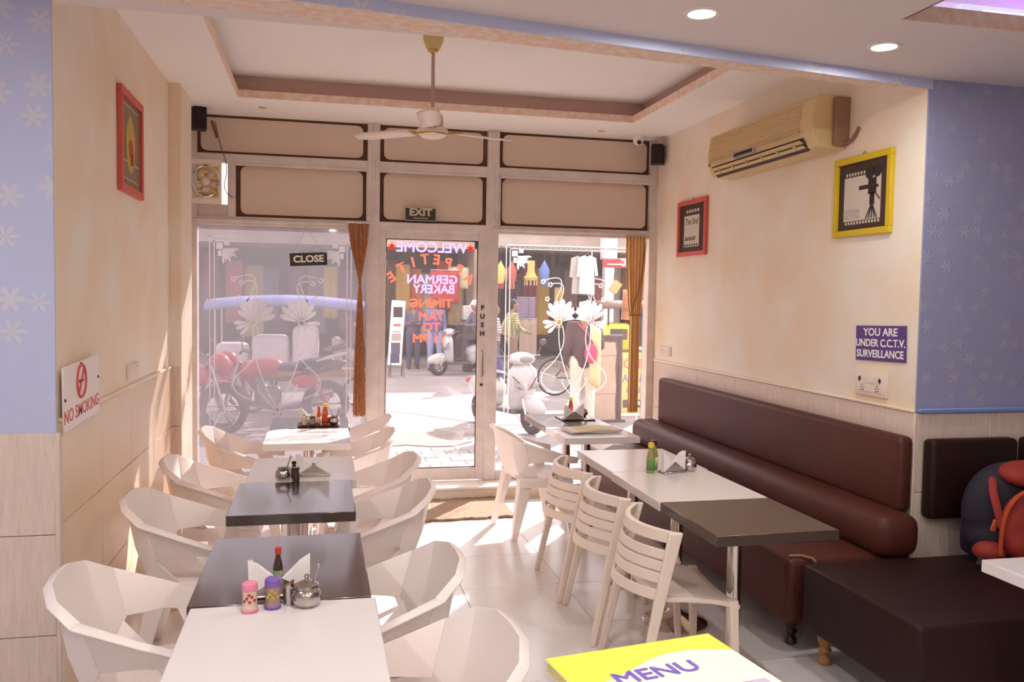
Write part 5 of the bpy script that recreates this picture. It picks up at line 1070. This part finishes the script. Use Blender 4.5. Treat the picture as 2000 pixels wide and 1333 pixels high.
for i, (x, n_, c) in enumerate(goods): cloth('%s cloth hanging in the shop across the street' % n_, x, SY+.9+.25*(i % 3), 2.65-.1*(i % 4), .36+.06*(i % 3), 1.3+.25*(i % 3), cl(n_+'_cloth', c), ph=i)
for i, (x, n_, c, z, h, w) in enumerate(((5.02, 'lilac', (150, 130, 150), 1.75, .55, .5), (5.05, 'taupe', (176, 152, 132), 1.22, 1.1, .45), (5.86, 'ochre', (206, 168, 84), 2.0, 1.0, .22), (2.95, 'scarlet', (176, 56, 56), 2.38, .8, .72), (3.3, 'beige', (206, 190, 150), 2.45, .5, .5))): cloth('%s cloth at the front of the shop across the street' % n_, x, SY-.35-.13*(i % 2), z, w, h, cl(n_+'_cloth', c))
def kurta(label, x, y, z, c, s=1):
    t = thing('kurta', label, 'garment', (x, y, ZG+z)); b = B(); pts = [(-.06, 0), (-.22, -.06), (-.26, -.52), (-.19, -.53), (-.17, -.22), (-.20, -.92), (.20, -.95), (.17, -.22), (.21, -.50), (.28, -.49), (.22, -.06), (.06, 0), (0, -.04)]
    prism(b, [(p[0]*s, p[1]*s) for p in pts], .05, Matrix.Translation((0, .025, 0)) @ Matrix.Rotation(PI/2, 4, 'X')); mods(mk('cloth', b, c, t), bev=.012)
    b = B(); tube(b, [(-.12, 0, -.03), (0, 0, .05), (.12, 0, -.03)], .006, 5); tube(b, [(0, 0, .05), (0, 0, .14)], .005, 5); mk('hanger', b, dplas, t)
kurta('white long-sleeved kurta hanging before the clothes shop', 6.27, 19.55, 2.80, mat('white_cotton', (212, 206, 208), .9)); kurta('pale grey kurta hanging just behind the white one', 6.12, 19.64, 2.79, mat('grey_kurta', (190, 178, 172), .9))
def lantern(label, x, z, c, c2, kind):
    t = thing('paper_lantern', label, 'lantern', (x, 19.6, ZG+z), 0, 'paper lanterns on the shop front')
    pr = ([(0, .33), (.125, .10), (.12, .0), (.105, -.12), (.07, -.22), (0, -.22)] if kind else [(0, .30), (.09, .30), (.09, .05), (.13, -.06), (.18, -.10), (.15, -.17), (0, -.17)])
    b = B(); lathe(b, pr, 6 if kind else 16); mk('shade', b, c, t, smooth=30)
    b = B()
    for k in range(10): a = k*PI/5; r = pr[-2][0]; tube(b, [(r*math.cos(a), r*math.sin(a), pr[-2][1]), (r*math.cos(a), r*math.sin(a), pr[-2][1]-.12)], .010, 5)
    mk('fringe', b, c2, t); b = B(); cyl(b, (0, 0, .29), (0, 0, 2.961-z), .004, n=6); mk('cord', b, dplas, t)
pl_ = lambda n, c: mat(n, c, .8, var=.1, vscale=20)
lantern('white paper lantern at the edge of the door post', 3.90, 2.42, paperw, pl_('pink_fringe', (206, 140, 130)), True)
lantern('yellow and red paper lantern next to the white one', 4.15, 2.30, pl_('lantern_yellow', (222, 196, 110)), pl_('lantern_red', (190, 84, 70)), True)
lantern('red paper lantern next to the yellow and red one', 4.42, 2.30, pl_('lantern_rose', (186, 96, 86)), pl_('lantern_orange', (206, 130, 90)), True)
lantern('gold tiered paper lantern hanging alone', 4.89, 2.34, pl_('lantern_gold', (214, 182, 104)), pl_('lantern_cream', (222, 196, 150)), False)
lantern('blue pointed paper lantern', 5.22, 2.34, pl_('lantern_blue', (110, 134, 196)), pl_('lantern_navy', (90, 106, 160)), True)
lantern('pale yellow cone lantern beside the tan curtain', 7.55, 2.45, pl_('lantern_pale', (226, 206, 150)), pl_('lantern_tan', (206, 176, 120)), True)
b = B(); box(b, (6.95, 19.5, ZG+2.62), (.62, .05, .20), .004); rs = tag(mk('red_shop_sign', b, mat('shop_red', (176, 60, 58), .6)), 'small red sign hanging right of the white kurta', 'sign'); b = B(); box(b, (6.95, 19.47, ZG+2.60), (.40, .006, .03)); mk('lettering_strip', b, paperw, rs); b = B(); cyl(b, (6.6, 19.5, ZG+2.74), (7.6, 19.5, ZG+2.74), .012, n=8); mk('sign_pole', b, steel, rs)
b = B(); box(b, (7.02, 19.6, ZG+2.05), (.22, .06, .30), .01, rot=(0, .6, 0)); hb = tag(mk('hanging_bag', b, pl_('bag_gold', (206, 180, 120))), 'gold cloth bag hanging below the red sign', 'bag'); b = B(); tube(b, [(6.98, 19.6, ZG+2.2), (7.0, 19.6, ZG+2.52)], .008, 5); mk('strap', b, dplas, hb)

dr = thing('display_rail', 'long steel pipe rail on two posts carrying lanterns and kurtas', 'rail', (6.0, 19.6, ZG))
b = B(); cyl(b, (-2.3, 0, 2.98), (2.5, 0, 2.98), .018, n=8); mk('pipe', b, steel, dr)
for x in (-2.28, 2.45): b = B(); cyl(b, (x, 0, 0), (x, 0, 2.98), .022, n=8); mk('post', b, steel, dr)
